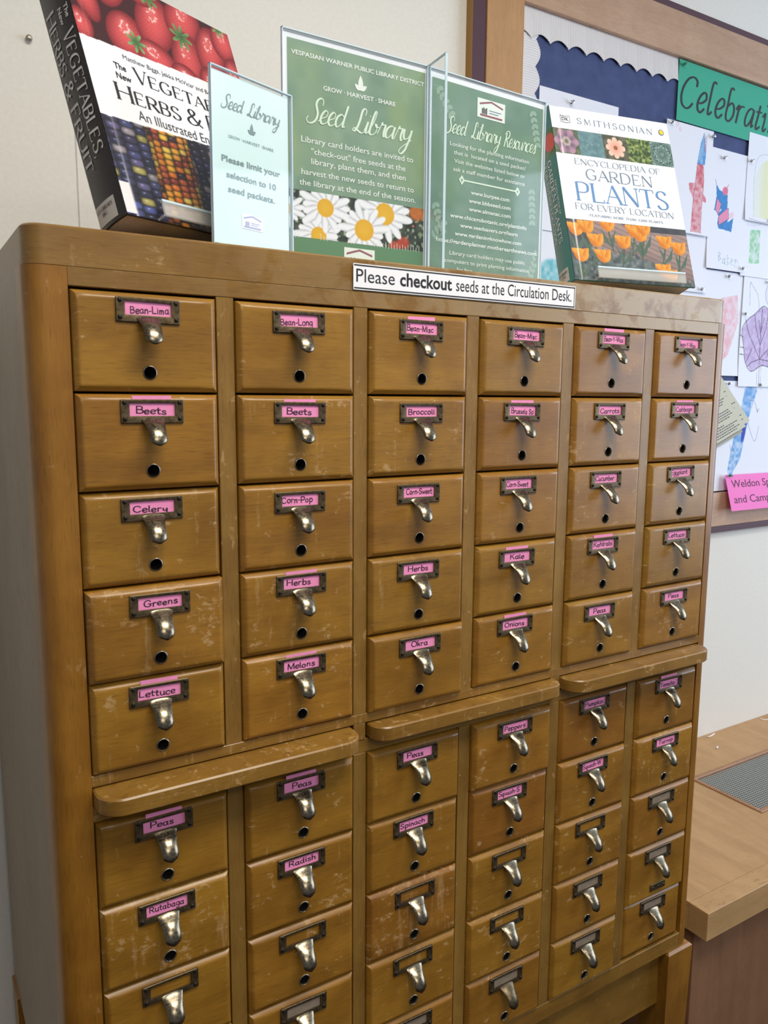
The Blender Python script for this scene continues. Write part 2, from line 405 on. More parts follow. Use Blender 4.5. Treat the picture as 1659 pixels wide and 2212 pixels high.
_g('l', 2.2, '~1,10 1,3 1.2,.8 2.2,.2')
_g('m', 8, '1,6 1,0', '~1,4 2,5.8 3.2,5.8 3.8,4.4 3.9,0', '~3.9,4 4.8,5.8 6.2,5.8 6.9,4.4 7.1,0')
_g('n', 6, '1,6 1,0', '~1,3.4 2.2,5.4 3.8,6 4.9,5 5,3 5.2,0')
_g('o', 6, '~3,6 1.2,5.2 .6,3 1.2,.8 3,0 4.8,.8 5.4,3 4.8,5.2 3,6')
_g('p', 6, '1,6 1,-4', '~1,3 2,5.4 3.6,6 5,5 5.4,3 4.8,.8 3.2,0 1,.8')
_g('q', 6, '~5,5.2 3.4,6 1.6,5.4 .6,3.4 1,1 2.6,0 4.2,1 5,3.4', '5,6 5,-4')
_g('r', 4.6, '1,6 1,0', '~1,3.6 2,5.4 3.2,6 4.4,5.4')
_g('s', 5, '~4.4,5 3.4,6 1.8,5.8 1,4.6 2,3.4 3.8,2.6 4.6,1.2 3.4,0 1.8,0 .6,1')
_g('t', 4.4, '~2,9 2,2 2.6,.2 4.2,.4', '0,6 4.2,6')
_g('u', 6, '~1,6 1,2 1.8,.2 3.4,0 4.8,1.4 5,3', '~5,6 5,2 5.2,.4 6,.2')
_g('v', 5.4, '.4,6 2.8,0 5,6')
_g('w', 7.6, '.4,6 2,0 3.7,5 5.4,0 7.2,6')
_g('x', 5.4, '.6,6 5,0', '5,6 .6,0')
_g('y', 6, '~1,6 1.1,3.2 2.4,2 4,2.8 5,6', '~5.1,6 5.1,0 4.2,-3 2.4,-3.8 .8,-2.8')
_g('z', 5, '.6,6 4.8,6', '4.8,6 .4,0', '.4,0 5,0')
_g('-', 4, '.5,3.6 3.6,3.9')
_g('.', 1.8, '.8,0 1,.5')
_g(',', 2, '1,.6 .4,-1.6')
_g("'", 1.6, '.8,10 .6,8')
_g('3', 6.4, '~1,8.6 2.4,10 4.4,9.8 5.4,8 4.6,6 3,5.4 4.8,4.8 5.8,2.8 4.8,.6 2.8,0 .8,1')
_g('0', 6.6, '~3.3,10 1.4,8.6 .8,5 1.4,1.4 3.3,0 5.2,1.4 5.8,5 5.2,8.6 3.3,10')
_g(' ', 3.6)
SCRIPT = {'S': (6.4, [(True, [(6.6, 8.2), (6.4, 10.2), (5, 11.2), (3.2, 10.4), (2.6, 8.4), (3.6, 6.2), (4.6, 4), (4.2, 1.2), (2.2, -.4), (0, -.4), (-1.2, 1), (-.6, 2.4)])]),
          'L': (6.2, [(True, [(4.6, 8.2), (4.8, 10.2), (3.6, 11.2), (2.4, 10), (2.2, 6), (1.6, 2), (.4, .2), (-.8, .6), (.2, 1.6), (2.4, .6), (4.6, -.2), (6.6, 1)])]),
          'R': (7.0, [(True, [(2, 10), (1.8, 5), (1, -.4)]), (True, [(-.2, 8), (1.4, 10.4), (4, 11), (6, 9.4), (5.2, 6.6), (2.4, 5.4)]), (True, [(2.4, 5.4), (4.4, 3), (5.6, 0), (7.2, .4)])]),
          'y': (6, [(True, [(.6, 6), (1, 2.6), (2.2, 1.2), (4, 2.2), (5.2, 6)]), (True, [(5.2, 6), (4.8, 1), (3.6, -4), (1.8, -6), (.2, -5), (1.6, -2.6), (6.2, 1.2)])]),
          'r': (5, [(True, [(.2, 1), (1.4, 5), (1.6, 6.6), (2.4, 5.6), (4, 5.6), (3.8, 2.4), (4.4, .2), (5.4, .8)])]),
          'a': (6.4, [(True, [(5, 5.2), (3.2, 6), (1.2, 4.8), (.5, 2.4), (1.4, .2), (3, .6), (4.6, 3), (5.2, 5.8), (4.9, 2), (5.4, .2), (6.6, .8)])]),
          'e': (5.2, [(True, [(-.2, .8), (1.6, 2.4), (4, 3.6), (4.4, 5.4), (3, 6.2), (1.4, 4.6), (.9, 2), (2, .2), (3.6, .2), (5.4, 1.4)])]),
          'd': (6.4, [(True, [(5, 5), (3.2, 6), (1.2, 4.8), (.5, 2.4), (1.4, .2), (3, .6), (4.8, 3.4), (6, 10.6), (5.2, 4), (5.2, .6), (6.6, .8)])]),
          'b': (5.8, [(True, [(0, .8), (2.2, 6), (2.8, 10.4), (1.8, 10.6), (1, 5), (1, 1), (2.6, 0), (4.6, 1.6), (4.6, 4.6), (3.6, 5.2), (4.4, 4), (6, 4)])]),
          'i': (2.6, [(True, [(0, 1), (1.2, 5.6), (1, 2), (1.4, .2), (2.8, .8)]), (True, [(1.6, 8), (1.9, 8.6)])]),
          'o': (5.4, [(True, [(3, 6), (1.2, 5), (.6, 2.6), (1.6, .2), (3.6, .4), (4.8, 2.6), (4.2, 5), (3, 6), (4, 4.8), (5.6, 5)])]),
          'u': (6.2, [(True, [(.4, 5.8), (.6, 2), (1.6, .2), (3.4, 1), (4.8, 5.8), (4.8, 2), (5.2, .2), (6.4, .8)])]),
          's': (4.4, [(True, [(0, .8), (2, 4), (2.8, 6.2), (3.2, 4), (3.8, 1.8), (2.6, 0), (1, .4), (2.4, .2), (4.6, 1)])])}


ITAL = {'C': (7.4, [(True, [(7.2, 7.4), (7, 9.2), (5.2, 10.1), (2.8, 9.2), (1, 6.6), (.4, 3.6), (1.2, 1), (3.2, -.1), (5, .4), (6.4, 2)])]),
        'e': (4.6, [(True, [(.8, 2.6), (2.6, 3), (4.4, 4.4), (4.2, 6), (3, 6.4), (1.4, 5), (.5, 2.6), (1, .6), (2.4, -.1), (4.2, 1.4)])]),
        'l': (3.0, [(True, [(3.2, 10.4), (2, 10.8), (1.2, 9.6), (.8, 5), (.6, 1), (1.2, 0), (2.6, 1.2)])]),
        'b': (5.0, [(True, [(3.2, 10.4), (2, 10.8), (1.2, 9.6), (.9, 5), (.6, 2), (1.2, .2), (2.8, 0), (4.4, 2), (4.4, 4.6), (3, 6), (1, 4.6)])]),
        'r': (4.0, [(True, [(-.2, 4.4), (1, 6), (1, 4), (.6, 0)]), (True, [(1, 4.2), (2.2, 5.8), (4, 6)])]),
        'a': (5.0, [(True, [(4.6, 5.8), (2.8, 6.2), (1.2, 4.8), (.4, 2.2), (1, .1), (2.6, .8), (4, 3.4), (4.6, 6), (4.2, 2), (4.2, .3), (5.2, 1)])]),
        't': (3.4, [(True, [(1.8, 8.2), (1.2, 4), (.8, 1), (1.4, 0), (3, 1.2)]), (True, [(0, 5.8), (1.6, 6), (3.2, 6)])]),
        'i': (2.6, [(True, [(-.4, 4.6), (.9, 6.1), (.9, 3), (.6, .8), (1.2, 0), (2.4, 1.2)]), (True, [(1.5, 8.6), (1.7, 9.1)])]),
        'n': (5.2, [(True, [(-.4, 4.6), (.9, 6.1), (.9, 3), (.6, 0)]), (True, [(.9, 3.4), (2.4, 5.6), (3.9, 6.1), (3.9, 3), (3.6, .8), (4.2, 0), (5.2, 1.2)])]),
        'g': (5.0, [(True, [(4.6, 5.8), (2.8, 6.2), (1.2, 4.8), (.4, 2.2), (1, .1), (2.6, .8), (4, 3.4), (4.6, 6), (4.2, 0), (3.4, -3), (1.8, -4), (.2, -3)])])}


def catmull(p, n=6):
    p = np.array(p, float)
    closed = np.allclose(p[0], p[-1])
    q = np.vstack([p[-2] if closed else 2 * p[0] - p[1], p, p[1] if closed else 2 * p[-1] - p[-2]])
    out = []
    for i in range(1, len(q) - 2):
        for t in np.linspace(0, 1, n, endpoint=False):
            a, b, c, d = q[i - 1], q[i], q[i + 1], q[i + 2]
            out.append(0.5 * (2 * b + (c - a) * t + (2 * a - 5 * b + 4 * c - d) * t * t + (3 * b - a - 3 * c + d) * t ** 3))
    out.append(p[-1]); return np.array(out)


def ribbon(pts, w):
    pts = np.asarray(pts, float); n = len(pts)
    t = np.gradient(pts, axis=0) if n > 2 else np.repeat([pts[1] - pts[0]], 2, 0)
    t /= np.maximum(np.linalg.norm(t, axis=1, keepdims=True), 1e-9)
    nr = np.stack([-t[:, 1], t[:, 0]], 1); w = np.broadcast_to(w, n)[:, None] / 2
    v = np.vstack([pts + nr * w, pts - nr * w])
    return v, [(i, n + i, n + i + 1, i + 1) for i in range(n - 1)]


def stroke_text(text, mode='hand', thick=0.9, thin=0.3, slant=0.0, track=1.0, jitter=0.0):
    """returns verts, faces (cap height 10), width"""
    V = []; F = []; x = 0.0; Zs = [0, 0]
    rj = random.Random(text)

    def emit(v, f):
        k = len(V)
        # every pen segment lies a hair above the one before it, so crossing strokes stack like ink
        h = len(v) // 2
        V.extend([(a + slant * b, b, (Zs[0] + i % h) * 2e-6 + Zs[1] * 1.6e-4) for i, (a, b) in enumerate(v)]); Zs[0] += h; F.extend([tuple(i + k for i in q) for q in f])
    for li, ch in enumerate(text):
        Zs[0] = 0; Zs[1] = li % 2
        w, st = {'script': SCRIPT, 'ital': ITAL}.get(mode, GL).get(ch, GL.get(ch, GL[' ']))
        dy = rj.uniform(-jitter, jitter); sc = 1 + rj.uniform(-jitter, jitter) * 0.12
        ends = [tuple(p) for s, ps in st for p in (ps[0], ps[-1])]
        for sm, ps in st:
            pts = catmull(ps) if sm else np.array(ps, float)
            q = pts * sc + [x, dy]
            if mode == 'hand':
                d0 = q[0] - q[1]; d1 = q[-1] - q[-2]; q = q.copy()
                q[0] += d0 / max(np.linalg.norm(d0), 1e-6) * thick * .35; q[-1] += d1 / max(np.linalg.norm(d1), 1e-6) * thick * .35
                if not sm and len(q) > 2:
                    for i in range(len(q) - 1): emit(*ribbon(q[i:i + 2], thick))
                else: emit(*ribbon(q, thick))
            elif mode in ('script', 'ital'):
                t = np.gradient(q, axis=0); t /= np.maximum(np.linalg.norm(t, axis=1, keepdims=True), 1e-9)
                emit(*ribbon(q, thin + (thick - thin) * np.clip((-t[:, 1] if mode == 'script' else np.abs(t[:, 1])) * .8 + .2, 0, 1)))
            else:
                if sm:
                    t = np.gradient(q, axis=0); t /= np.maximum(np.linalg.norm(t, axis=1, keepdims=True), 1e-9)
                    emit(*ribbon(q, thin + (thick - thin) * np.abs(t[:, 1]) ** 1.6))
                else:
                    a, b = (q[0], q[1]) if q[0][1] <= q[1][1] else (q[1], q[0]); d = b - a; ln = np.linalg.norm(d)
                    vert = abs(d[1]) > abs(d[0]) * .6
                    ww = thin if not vert else (thin * 1.25 if d[0] > .15 * ln else thick)
                    if ch in 'MN' and abs(d[0]) < .15 * ln: ww = thin * 1.2
                    emit(*ribbon(a + (b - a) * np.linspace(0, 1, 7)[:, None], ww))
                    for e, raw in ((q[0], ps[0]), (q[-1], ps[-1])):
                        if vert and raw[1] in (0.0, 10.0):
                            cnt = sum(1 for p in ends if abs(p[0] - raw[0]) < .01 and abs(p[1] - raw[1]) < .01)
                            h = 1.15 if cnt == 1 else (0 if ch in 'AVWMN' else .8)
                            if h and cnt == 1: emit(*ribbon(np.array([[e[0] - h, e[1] + (thin * .5 if raw[1] == 0 else -thin * .5)], [e[0] + h, e[1] + (thin * .5 if raw[1] == 0 else -thin * .5)]]), thin))
                            elif h: emit(*ribbon(np.array([[e[0] - h, e[1] + (thin * .5 if raw[1] == 0 else -thin * .5)], [e[0], e[1] + (thin * .5 if raw[1] == 0 else -thin * .5)]]), thin))
                        elif not vert and abs(d[0]) > 2 and ch in 'EFLTZG':
                            if not any(abs(p[0] - raw[0]) < .01 and abs(p[1] - raw[1]) < .01 and p is not raw and ends.count(p) > 1 for p in ends):
                                s = -1 if raw[1] > 5.5 else 1
                                if raw[1] in (0.0, 10.0): emit(*ribbon(np.array([[e[0], e[1]], [e[0] + (0.15 if e[0] > x + 3 else -.15), e[1] + s * 1.7]]), thin * 1.1))
        x += (w + {'hand': .9, 'script': -.15, 'serif': 1.3, 'ital': .9}[mode]) * track
    return np.array(V) if V else np.zeros((0, 3)), F, x


_CAPH = {}


def font_text(text, bold=0.0, shear=0.0, spacing=1.0):
    """built-in sans letters as a flat mesh: verts, faces (cap height 10)"""
    c = bpy.data.curves.new('lettering', 'FONT'); c.body = text; c.size = 1.0; c.offset = bold; c.shear = shear; c.space_character = spacing
    c.resolution_u = 3; c.fill_mode = 'FRONT'
    o = bpy.data.objects.new('lettering', c); COL.objects.link(o)
    dg = bpy.context.evaluated_depsgraph_get(); me = bpy.data.meshes.new_from_object(o.evaluated_get(dg))
    v = np.array([p.co[:2] for p in me.vertices]).reshape(-1, 2); f = [tuple(p.vertices) for p in me.polygons]
    bpy.data.objects.remove(o); bpy.data.curves.remove(c); bpy.data.meshes.remove(me)
    if 'H' not in _CAPH:
        _CAPH['H'] = 1
        hv, _ = font_text('H'); _CAPH['H'] = hv[:, 1].max() / 10.0
    return v / _CAPH['H'], f


class Sheet:
    """flat printed piece: picture grid plus lettering, in local x (right), y (up), z (out of the face); metres"""
    def __init__(s): s.v = []; s.f = []; s.m = []; s.c = []; s.mats = []

    def mi(s, m):
        if m not in s.mats: s.mats.append(m)
        return s.mats.index(m)

    def add(s, v, f, m, z=0.0, col=None):
        k = len(s.v); v = np.asarray(v, float)
        if v.shape[1] == 2: v = np.hstack([v, np.full((len(v), 1), z)])
        s.v += v.tolist(); s.f += [tuple(int(i) + k for i in q) for q in f]; s.m += [s.mi(m)] * len(f)
        if col is None: col = np.ones((len(v), 4))
        s.c += np.asarray(col).tolist()

    def rect(s, x0, x1, y0, y1, m, z=0.0): s.add([(x0, y0), (x1, y0), (x1, y1), (x0, y1)], [(0, 1, 2, 3)], m, z)

    def poly(s, pts, m, z=0.0): s.add(pts, [tuple(range(len(pts)))], m, z)

    def picture(s, x0, x1, y0, y1, fn, step, m, z=0.0, zfn=None):
        nx = max(2, int((x1 - x0) / step)); ny = max(2, int((y1 - y0) / step))
        X, Y = np.meshgrid(np.linspace(x0, x1, nx), np.linspace(y0, y1, ny))
        rgb = np.clip(fn(X * 1000, Y * 1000), 0, 255)
        Z = np.full(X.shape, z) if zfn is None else z + zfn(X, Y)
        v = np.stack([X, Y, Z], -1).reshape(-1, 3)
        i = np.arange(nx * ny).reshape(ny, nx)
        f = np.stack([i[:-1, :-1], i[:-1, 1:], i[1:, 1:], i[1:, :-1]], -1).reshape(-1, 4)
        c = np.concatenate([lin(rgb).reshape(-1, 3), np.ones((nx * ny, 1))], 1)
        s.add(v, f.tolist(), m, 0, c)

    def text(s, t, x0, y0, cap, m, z, width=None, align='l', mode='font', rot=0.0, spine=False, **kw):
        if mode == 'font': v, f = font_text(t, **kw)
        else: v, f, _ = stroke_text(t, mode, **kw)
        if not len(v): return
        zz = v[:, 2] if v.shape[1] == 3 else np.zeros(len(v)); v = v[:, :2].copy(); v[:, 0] -= v[:, 0].min(); wd = v[:, 0].max(); sy = cap / 10.0
        sx = sy if width is None else width / wd
        v = v * [sx, sy]; wd *= sx
        if align == 'c': v[:, 0] -= wd / 2
        if spine: v = np.stack([-v[:, 1], -v[:, 0]], 1)
        if rot: c, sn = math.cos(rot), math.sin(rot); v = v @ np.array([[c, sn], [-sn, c]])
        s.add(np.column_stack([v + [x0, y0], zz + z]), f, m)

    def stroke(s, pts, w, m, z, smooth=True):
        q = catmull(pts) if smooth else np.array(pts, float); v, f = ribbon(q, w); s.add(v, f, m, z)

    def obj(s, name, parent=None, matrix=None, warp=None):
        v = s.v if warp is None else [warp(*p) for p in s.v]
        o = mesh_obj(name, v, s.f, s.mats, parent, s.m, False, matrix)
        if any(m in (M_print, M_gloss) for m in s.mats):
            a = o.data.color_attributes.new('Col', 'FLOAT_COLOR', 'POINT'); a.data.foreach_set('color', np.array(s.c, 'f').ravel())
        return o


def frame_mat(O, u, v):
    u = Vector(u).normalized(); v = Vector(v).normalized(); n = u.cross(v)
    return Matrix(((u.x, v.x, n.x, O[0]), (u.y, v.y, n.y, O[1]), (u.z, v.z, n.z, O[2]), (0, 0, 0, 1)))


# ------------------------------------------------------------------ picture painting (artwork printed on paper)
def vnoise(X, Y, s, seed=0):
    r = np.random.RandomState(seed).rand(64, 64)
    x = X / s; y = Y / s; xi = np.floor(x).astype(int); yi = np.floor(y).astype(int); fx = x - xi; fy = y - yi
    fx = fx * fx * (3 - 2 * fx); fy = fy * fy * (3 - 2 * fy)
    g = lambda a, b: r[b % 64, a % 64]
    return (g(xi, yi) * (1 - fx) + g(xi + 1, yi) * fx) * (1 - fy) + (g(xi, yi + 1) * (1 - fx) + g(xi + 1, yi + 1) * fx) * fy


def hsh(a, b, k=0): return np.modf(np.abs(np.sin(a * 127.1 + b * 311.7 + k * 74.7) * 43758.5453))[0]


def lay(img, mask, col):
    col = np.asarray(col, float)
    return img * (1 - mask[..., None]) + (col if col.ndim == 3 else col[None, None, :]) * mask[..., None]


def ell(X, Y, cx, cy, rx, ry, rot=0.0, soft=0.06):
    c, s = math.cos(rot), math.sin(rot); dx = X - cx; dy = Y - cy
    a = (dx * c + dy * s) / rx; b = (-dx * s + dy * c) / ry; d = np.sqrt(a * a + b * b)
    return np.clip((1 - d) / soft + .5, 0, 1), a, b, d


def inpoly(X, Y, pts):
    ins = np.zeros(X.shape, bool); n = len(pts)
    for i in range(n):
        (x1, y1), (x2, y2) = pts[i], pts[(i + 1) % n]
        if y1 == y2: continue
        cnd = ((y1 > Y) != (y2 > Y)) & (X < (x2 - x1) * (Y - y1) / (y2 - y1) + x1); ins ^= cnd
    return ins.astype(float)


def segd(X, Y, pts):
    d = np.full(X.shape, 1e9)
    for (x1, y1), (x2, y2) in zip(pts[:-1], pts[1:]):
        L2 = (x2 - x1) ** 2 + (y2 - y1) ** 2 + 1e-9
        t = np.clip(((X - x1) * (x2 - x1) + (Y - y1) * (y2 - y1)) / L2, 0, 1)
        d = np.minimum(d, np.hypot(X - x1 - t * (x2 - x1), Y - y1 - t * (y2 - y1)))
    return d


def line(img, X, Y, pts, w, col, a=1.0, sm=False):
    if sm: pts = [tuple(p) for p in catmull(pts, 4)]
    d = segd(X, Y, pts); return lay(img, np.clip((w / 2 - d) / .5 + .5, 0, 1) * a, col)


def blend(c0, c1, t): return np.asarray(c0, float) * (1 - t[..., None]) + np.asarray(c1, float) * t[..., None]


def strawberries(X, Y, img):
    mask = (Y > 204 + (X - 8) * .045)
    im = np.zeros(X.shape + (3,)) + [58, 14, 20]
    B = [(20, 262, 17, 36, -.25), (62, 288, 20, 34, .5), (68, 228, 26, 32, .55), (118, 262, 27, 42, .45), (108, 214, 30, 22, .2), (168, 286, 26, 36, .7), (160, 232, 25, 40, .3),
         (205, 258, 24, 40, .35), (150, 200, 26, 22, .4), (198, 210, 26, 26, -.3), (236, 284, 22, 28, .4), (240, 232, 20, 34, .2), (104, 302, 24, 22, .2), (8, 218, 14, 20, 0), (18, 300, 22, 16, .3), (226, 202, 20, 18, .2)]
    for k, (cx, cy, rx, ry, rt) in enumerate(B):
        m, a, b, d = ell(X, Y, cx, cy, rx, ry, -rt, .05)
        sh = np.clip(1 - d ** 2.2, 0, 1)
        c = blend((112, 24, 32), (208, 78, 80), sh); c = blend2(c, (232, 134, 126), np.clip(.8 - np.hypot(a + .3, b - .35) * 1.7, 0, 1) * .6)
        su, sv = a * rx / 4.2, b * ry / 5.0
        ci = np.floor(sv); fu = su + .5 * (ci % 2); fx = fu - np.floor(fu) - .5; fy = sv - ci - .5
        sd = np.clip((.17 - np.hypot(fx, fy * 1.1)) / .08, 0, 1)
        c = blend2(c, (238, 190, 140), sd * .5 * np.clip(1.1 - d, 0, 1) ** .5 * (.4 + .6 * hsh(ci, np.floor(fu), k + 9)))
        hl = np.clip((.10 - np.abs(np.hypot(a + .2, b - .25) - .22)) / .06, 0, 1) * (hsh(np.floor(su * 2), np.floor(sv * 2), k) > .55)
        c = blend2(c, (250, 215, 208), hl * .8)
        im = im * (1 - m[..., None]) + c * m[..., None]
    for cx, cy, n, r, g in ((80, 224, 7, 15, 0), (158, 262, 8, 18, 1), (118, 296, 7, 15, 2), (232, 302, 7, 12, 3)):
        ang = np.arctan2(Y - cy, X - cx); rr = np.hypot(X - cx, Y - cy)
        prof = r * (.35 + .65 * np.abs(np.cos(ang * n / 2 + g)) ** 1.5)
        m = np.clip((prof - rr) / 1.2, 0, 1)
        im = lay(im, m, blend((52, 92, 48), (128, 164, 104), np.clip(rr / r + .2 * np.cos(ang * n), 0, 1)))
    return np.where(mask[..., None], im, img)


def blend2(c, col, t): return c * (1 - t[..., None]) + np.asarray(col, float) * t[..., None]


def corn(X, Y, img):
    mask = Y < 113 + (X - 6) * .04
    im = np.zeros(X.shape + (3,)) + [26, 24, 38]

    def cob(cx0, slope, half, ww, hh, pal, seed, bg):
        nonlocal im
        c = cx0 + slope * (112 - Y); a = (X - c); t = np.clip(np.abs(a) / half, 0, 1)
        aa = np.arcsin(np.clip(a / half, -.999, .999)) / (math.pi / 2) * half
        col = np.floor(aa / ww); b = Y / hh + .5 * (col % 2) + hsh(col, col * 0 + 3, seed); row = np.floor(b)
        fx = aa / ww - col - .5; fy = b - row - .5
        k = np.clip(1 - ((np.abs(fx) * 2.1) ** 3 + (np.abs(fy) * 2.1) ** 3), 0, 1)
        idx = (hsh(col, row, seed) * len(pal)).astype(int).clip(0, len(pal) - 1); base = np.array(pal, float)[idx]
        sh = (.35 + .65 * k ** .6) * (1 - .45 * t ** 3)
        cc = base * sh[..., None]
        hl = np.clip((.16 - np.hypot(fx + .12, (fy - .12) * 1.4)) / .12, 0, 1); cc = blend2(cc, (235, 232, 240), hl * .55)
        m = (np.abs(a) < half).astype(float); im = lay(im, m, cc * 1.0)
    blu = [(52, 54, 92), (66, 70, 118), (40, 42, 74), (92, 84, 128), (34, 34, 60), (78, 88, 150), (150, 140, 150), (170, 160, 90), (58, 52, 84)]
    yel = [(236, 152, 34), (242, 176, 44), (228, 120, 36), (246, 196, 60), (196, 88, 40), (240, 164, 50), (206, 96, 60), (232, 140, 34), (150, 60, 40), (248, 210, 90), (64, 40, 50)]
    drk = [(38, 34, 60), (54, 46, 80), (30, 26, 44), (80, 62, 90), (46, 42, 74), (150, 130, 130), (60, 50, 80)]
    cob(22, .02, 42, 12.5, 9.0, blu, 1, 0)
    cob(148, .06, 38, 9.5, 9.0, drk, 2, 0)
    cob(212, .05, 34, 11, 9.5, blu, 4, 0)
    cob(88, -.02, 31, 8.6, 7.6, yel, 3, 0)
    return np.where(mask[..., None], im, img)


def book1_cover(X, Y):
    img = np.zeros(X.shape + (3,)) + [240, 241, 245]
    img = strawberries(X, Y, img); img = corn(X, Y, img)
    return img


def speckle_black(X, Y):
    img = np.zeros(X.shape + (3,)) + [40, 32, 32]
    n = vnoise(X, Y, 1.6, 4) * .6 + vnoise(X, Y, .8, 5) * .4
    img = lay(img, np.clip((n - .74) / .06, 0, 1) * (Y < 200) * .55 * vnoise(X, Y, 14, 6), (150, 120, 108))
    return img


def book2_cover(X, Y):
    img = np.zeros(X.shape + (3,)) + [242, 244, 248]
    # strip of five pictures
    st = (Y > 217) & (Y < 261.5)
    im = np.zeros(X.shape + (3,)); w = 47.5; i = np.floor(X / w); lx = X - i * w - w / 2; ly = Y - 239
    ang = np.arctan2(ly, lx); r = np.hypot(lx, ly)
    a1 = blend((70, 84, 62), (110, 124, 96), vnoise(X, Y, 4, 1)); pet = 22 + 2.4 * np.cos(ang * 6)
    a1 = lay(a1, np.clip((pet - r) / 1.5, 0, 1), blend((92, 78, 100), (176, 138, 160), np.clip(r / 22 + .25 * np.cos(ang * 6), 0, 1)))
    a1 = lay(a1, np.clip((9 - r) / 1, 0, 1) * (.5 + .5 * np.cos(ang * 22) * np.cos(r * 2)), (226, 220, 200)); a1 = lay(a1, np.clip((4 - r), 0, 1), (110, 108, 84))
    a2 = blend((62, 102, 112), (142, 176, 180), np.clip(np.abs(np.sin(ang * 24 + r * .3)) ** 4 * .7 + vnoise(X, Y, 5, 2) * .4, 0, 1))
    a3 = blend((66, 70, 56), (110, 108, 90), vnoise(X, Y, 5, 3)); pr = 20 * (.62 + .38 * np.abs(np.cos(ang * 4)) ** .5)
    a3 = lay(a3, np.clip((pr - r) / 1.2, 0, 1), blend((220, 150, 130), (250, 206, 186), np.clip(r / 18, 0, 1))); a3 = lay(a3, np.clip(4.5 - r, 0, 1), (150, 96, 60))
    a4 = blend((56, 78, 44), (166, 184, 104), np.clip(vnoise(X, Y, 3.4, 8) * 1.5 - .4, 0, 1))
    rr = (r + 3 * np.cos(ang * 8)) / 6.5; a5 = blend((56, 84, 80), (172, 196, 186), np.clip((rr - np.floor(rr)) * .75 + .2 * np.cos(ang * 8 + np.floor(rr) * math.pi), 0, 1))
    for k, a in enumerate((a1, a2, a3, a4, a5)): im = np.where((i == k)[..., None], a, im)
    img = np.where(st[..., None], im, img)
    # lower photograph: tulips before grey decking
    lo = Y < 103
    im = blend((62, 64, 72), (88, 92, 96), vnoise(X, Y, 12, 9))
    deck = Y < 100 - (X - 60) * .30
    pl = (Y + X * .34) / 9.0; fp = pl - np.floor(pl); dk = blend((138, 116, 112), (170, 146, 140), hsh(np.floor(pl), np.floor(pl) * 0)); dk = np.where((fp < .09)[..., None], 70, dk)
    im = np.where(((Y < 96 - (X - 120) * .36) | (Y < 92))[..., None] & (X > 40)[..., None], dk, im)
    im = lay(im, np.clip((50 - Y - 26 * np.abs((X - 90) / 110) ** 2 + 10 * vnoise(X, Y, 9, 12)) / 10, 0, 1) * .9, blend((52, 66, 66), (126, 138, 142), vnoise(X, Y, 5, 13)))
    rg = random.Random(3)
    T = [(16, 87), (36, 92), (51, 70), (104, 71), (77, 99), (128, 92), (139, 86), (187, 77), (214, 68), (19, 43), (61, 44), (176, 27), (188, 18), (148, 98)]
    for cx, cy in T:
        x2 = cx + rg.uniform(-14, 8)
        im = line(im, X, Y, [(cx, cy - 5), (cx * .6 + x2 * .4, cy - 24), (x2, cy - 44)], 2.6, (70, 92, 70), sm=True)
        for s in (-1, 1):
            lx2 = cx + s * rg.uniform(10, 18)
            m = inpoly(X, Y, [(x2, cy - 42), (cx + s * 3, cy - 26), (lx2, cy - 8), (cx + s * 9, cy - 30)]); im = lay(im, m, (84, 106, 92))
    for k, (cx, cy) in enumerate(T):
        for j, (ox, oy, rx, ry, rt) in enumerate(((-6, 0, 7.5, 11, .35), (6, 0, 7.5, 11, -.35), (0, -1, 8, 11.5, 0), (-10, 3, 4.4, 9, .7), (9, 4, 4, 9, -.6))):
            m, a, b, d = ell(X, Y, cx + ox, cy + oy, rx, ry, rt, .12)
            im = lay(im, m, blend((206, 118, 34), (246, 172, 70), np.clip(.5 + .5 * a + .3 * b, 0, 1)))
    return np.where(lo[..., None], im, img)


def teal_spine(X, Y):
    img = np.zeros(X.shape + (3,)) + [18, 118, 112]
    top = (Y > 217) & (Y < 262)
    im = blend((40, 82, 36), (90, 130, 60), vnoise(X, Y, 7, 21)); m, a, b, d = ell(X, Y, 10, 240, 13, 15, 0, .2); im = lay(im, m, (214, 62, 44))
    return np.where(top[..., None], im, img)


def green_mottle(seed, base=(148, 170, 144), alt=(164, 180, 122), dark=(122, 150, 128)):  # greens lightened: the acrylic's haze is put into the print colours
    def fn(X, Y):
        n = vnoise(X, Y, 34, seed) * .6 + vnoise(X, Y, 13, seed + 1) * .4
        img = blend(dark, base, np.clip(n * 1.5 - .2, 0, 1)); return blend2(img, alt, np.clip(vnoise(X, Y, 42, seed + 2) * 2 - 1.15, 0, 1) * .7)
    return fn


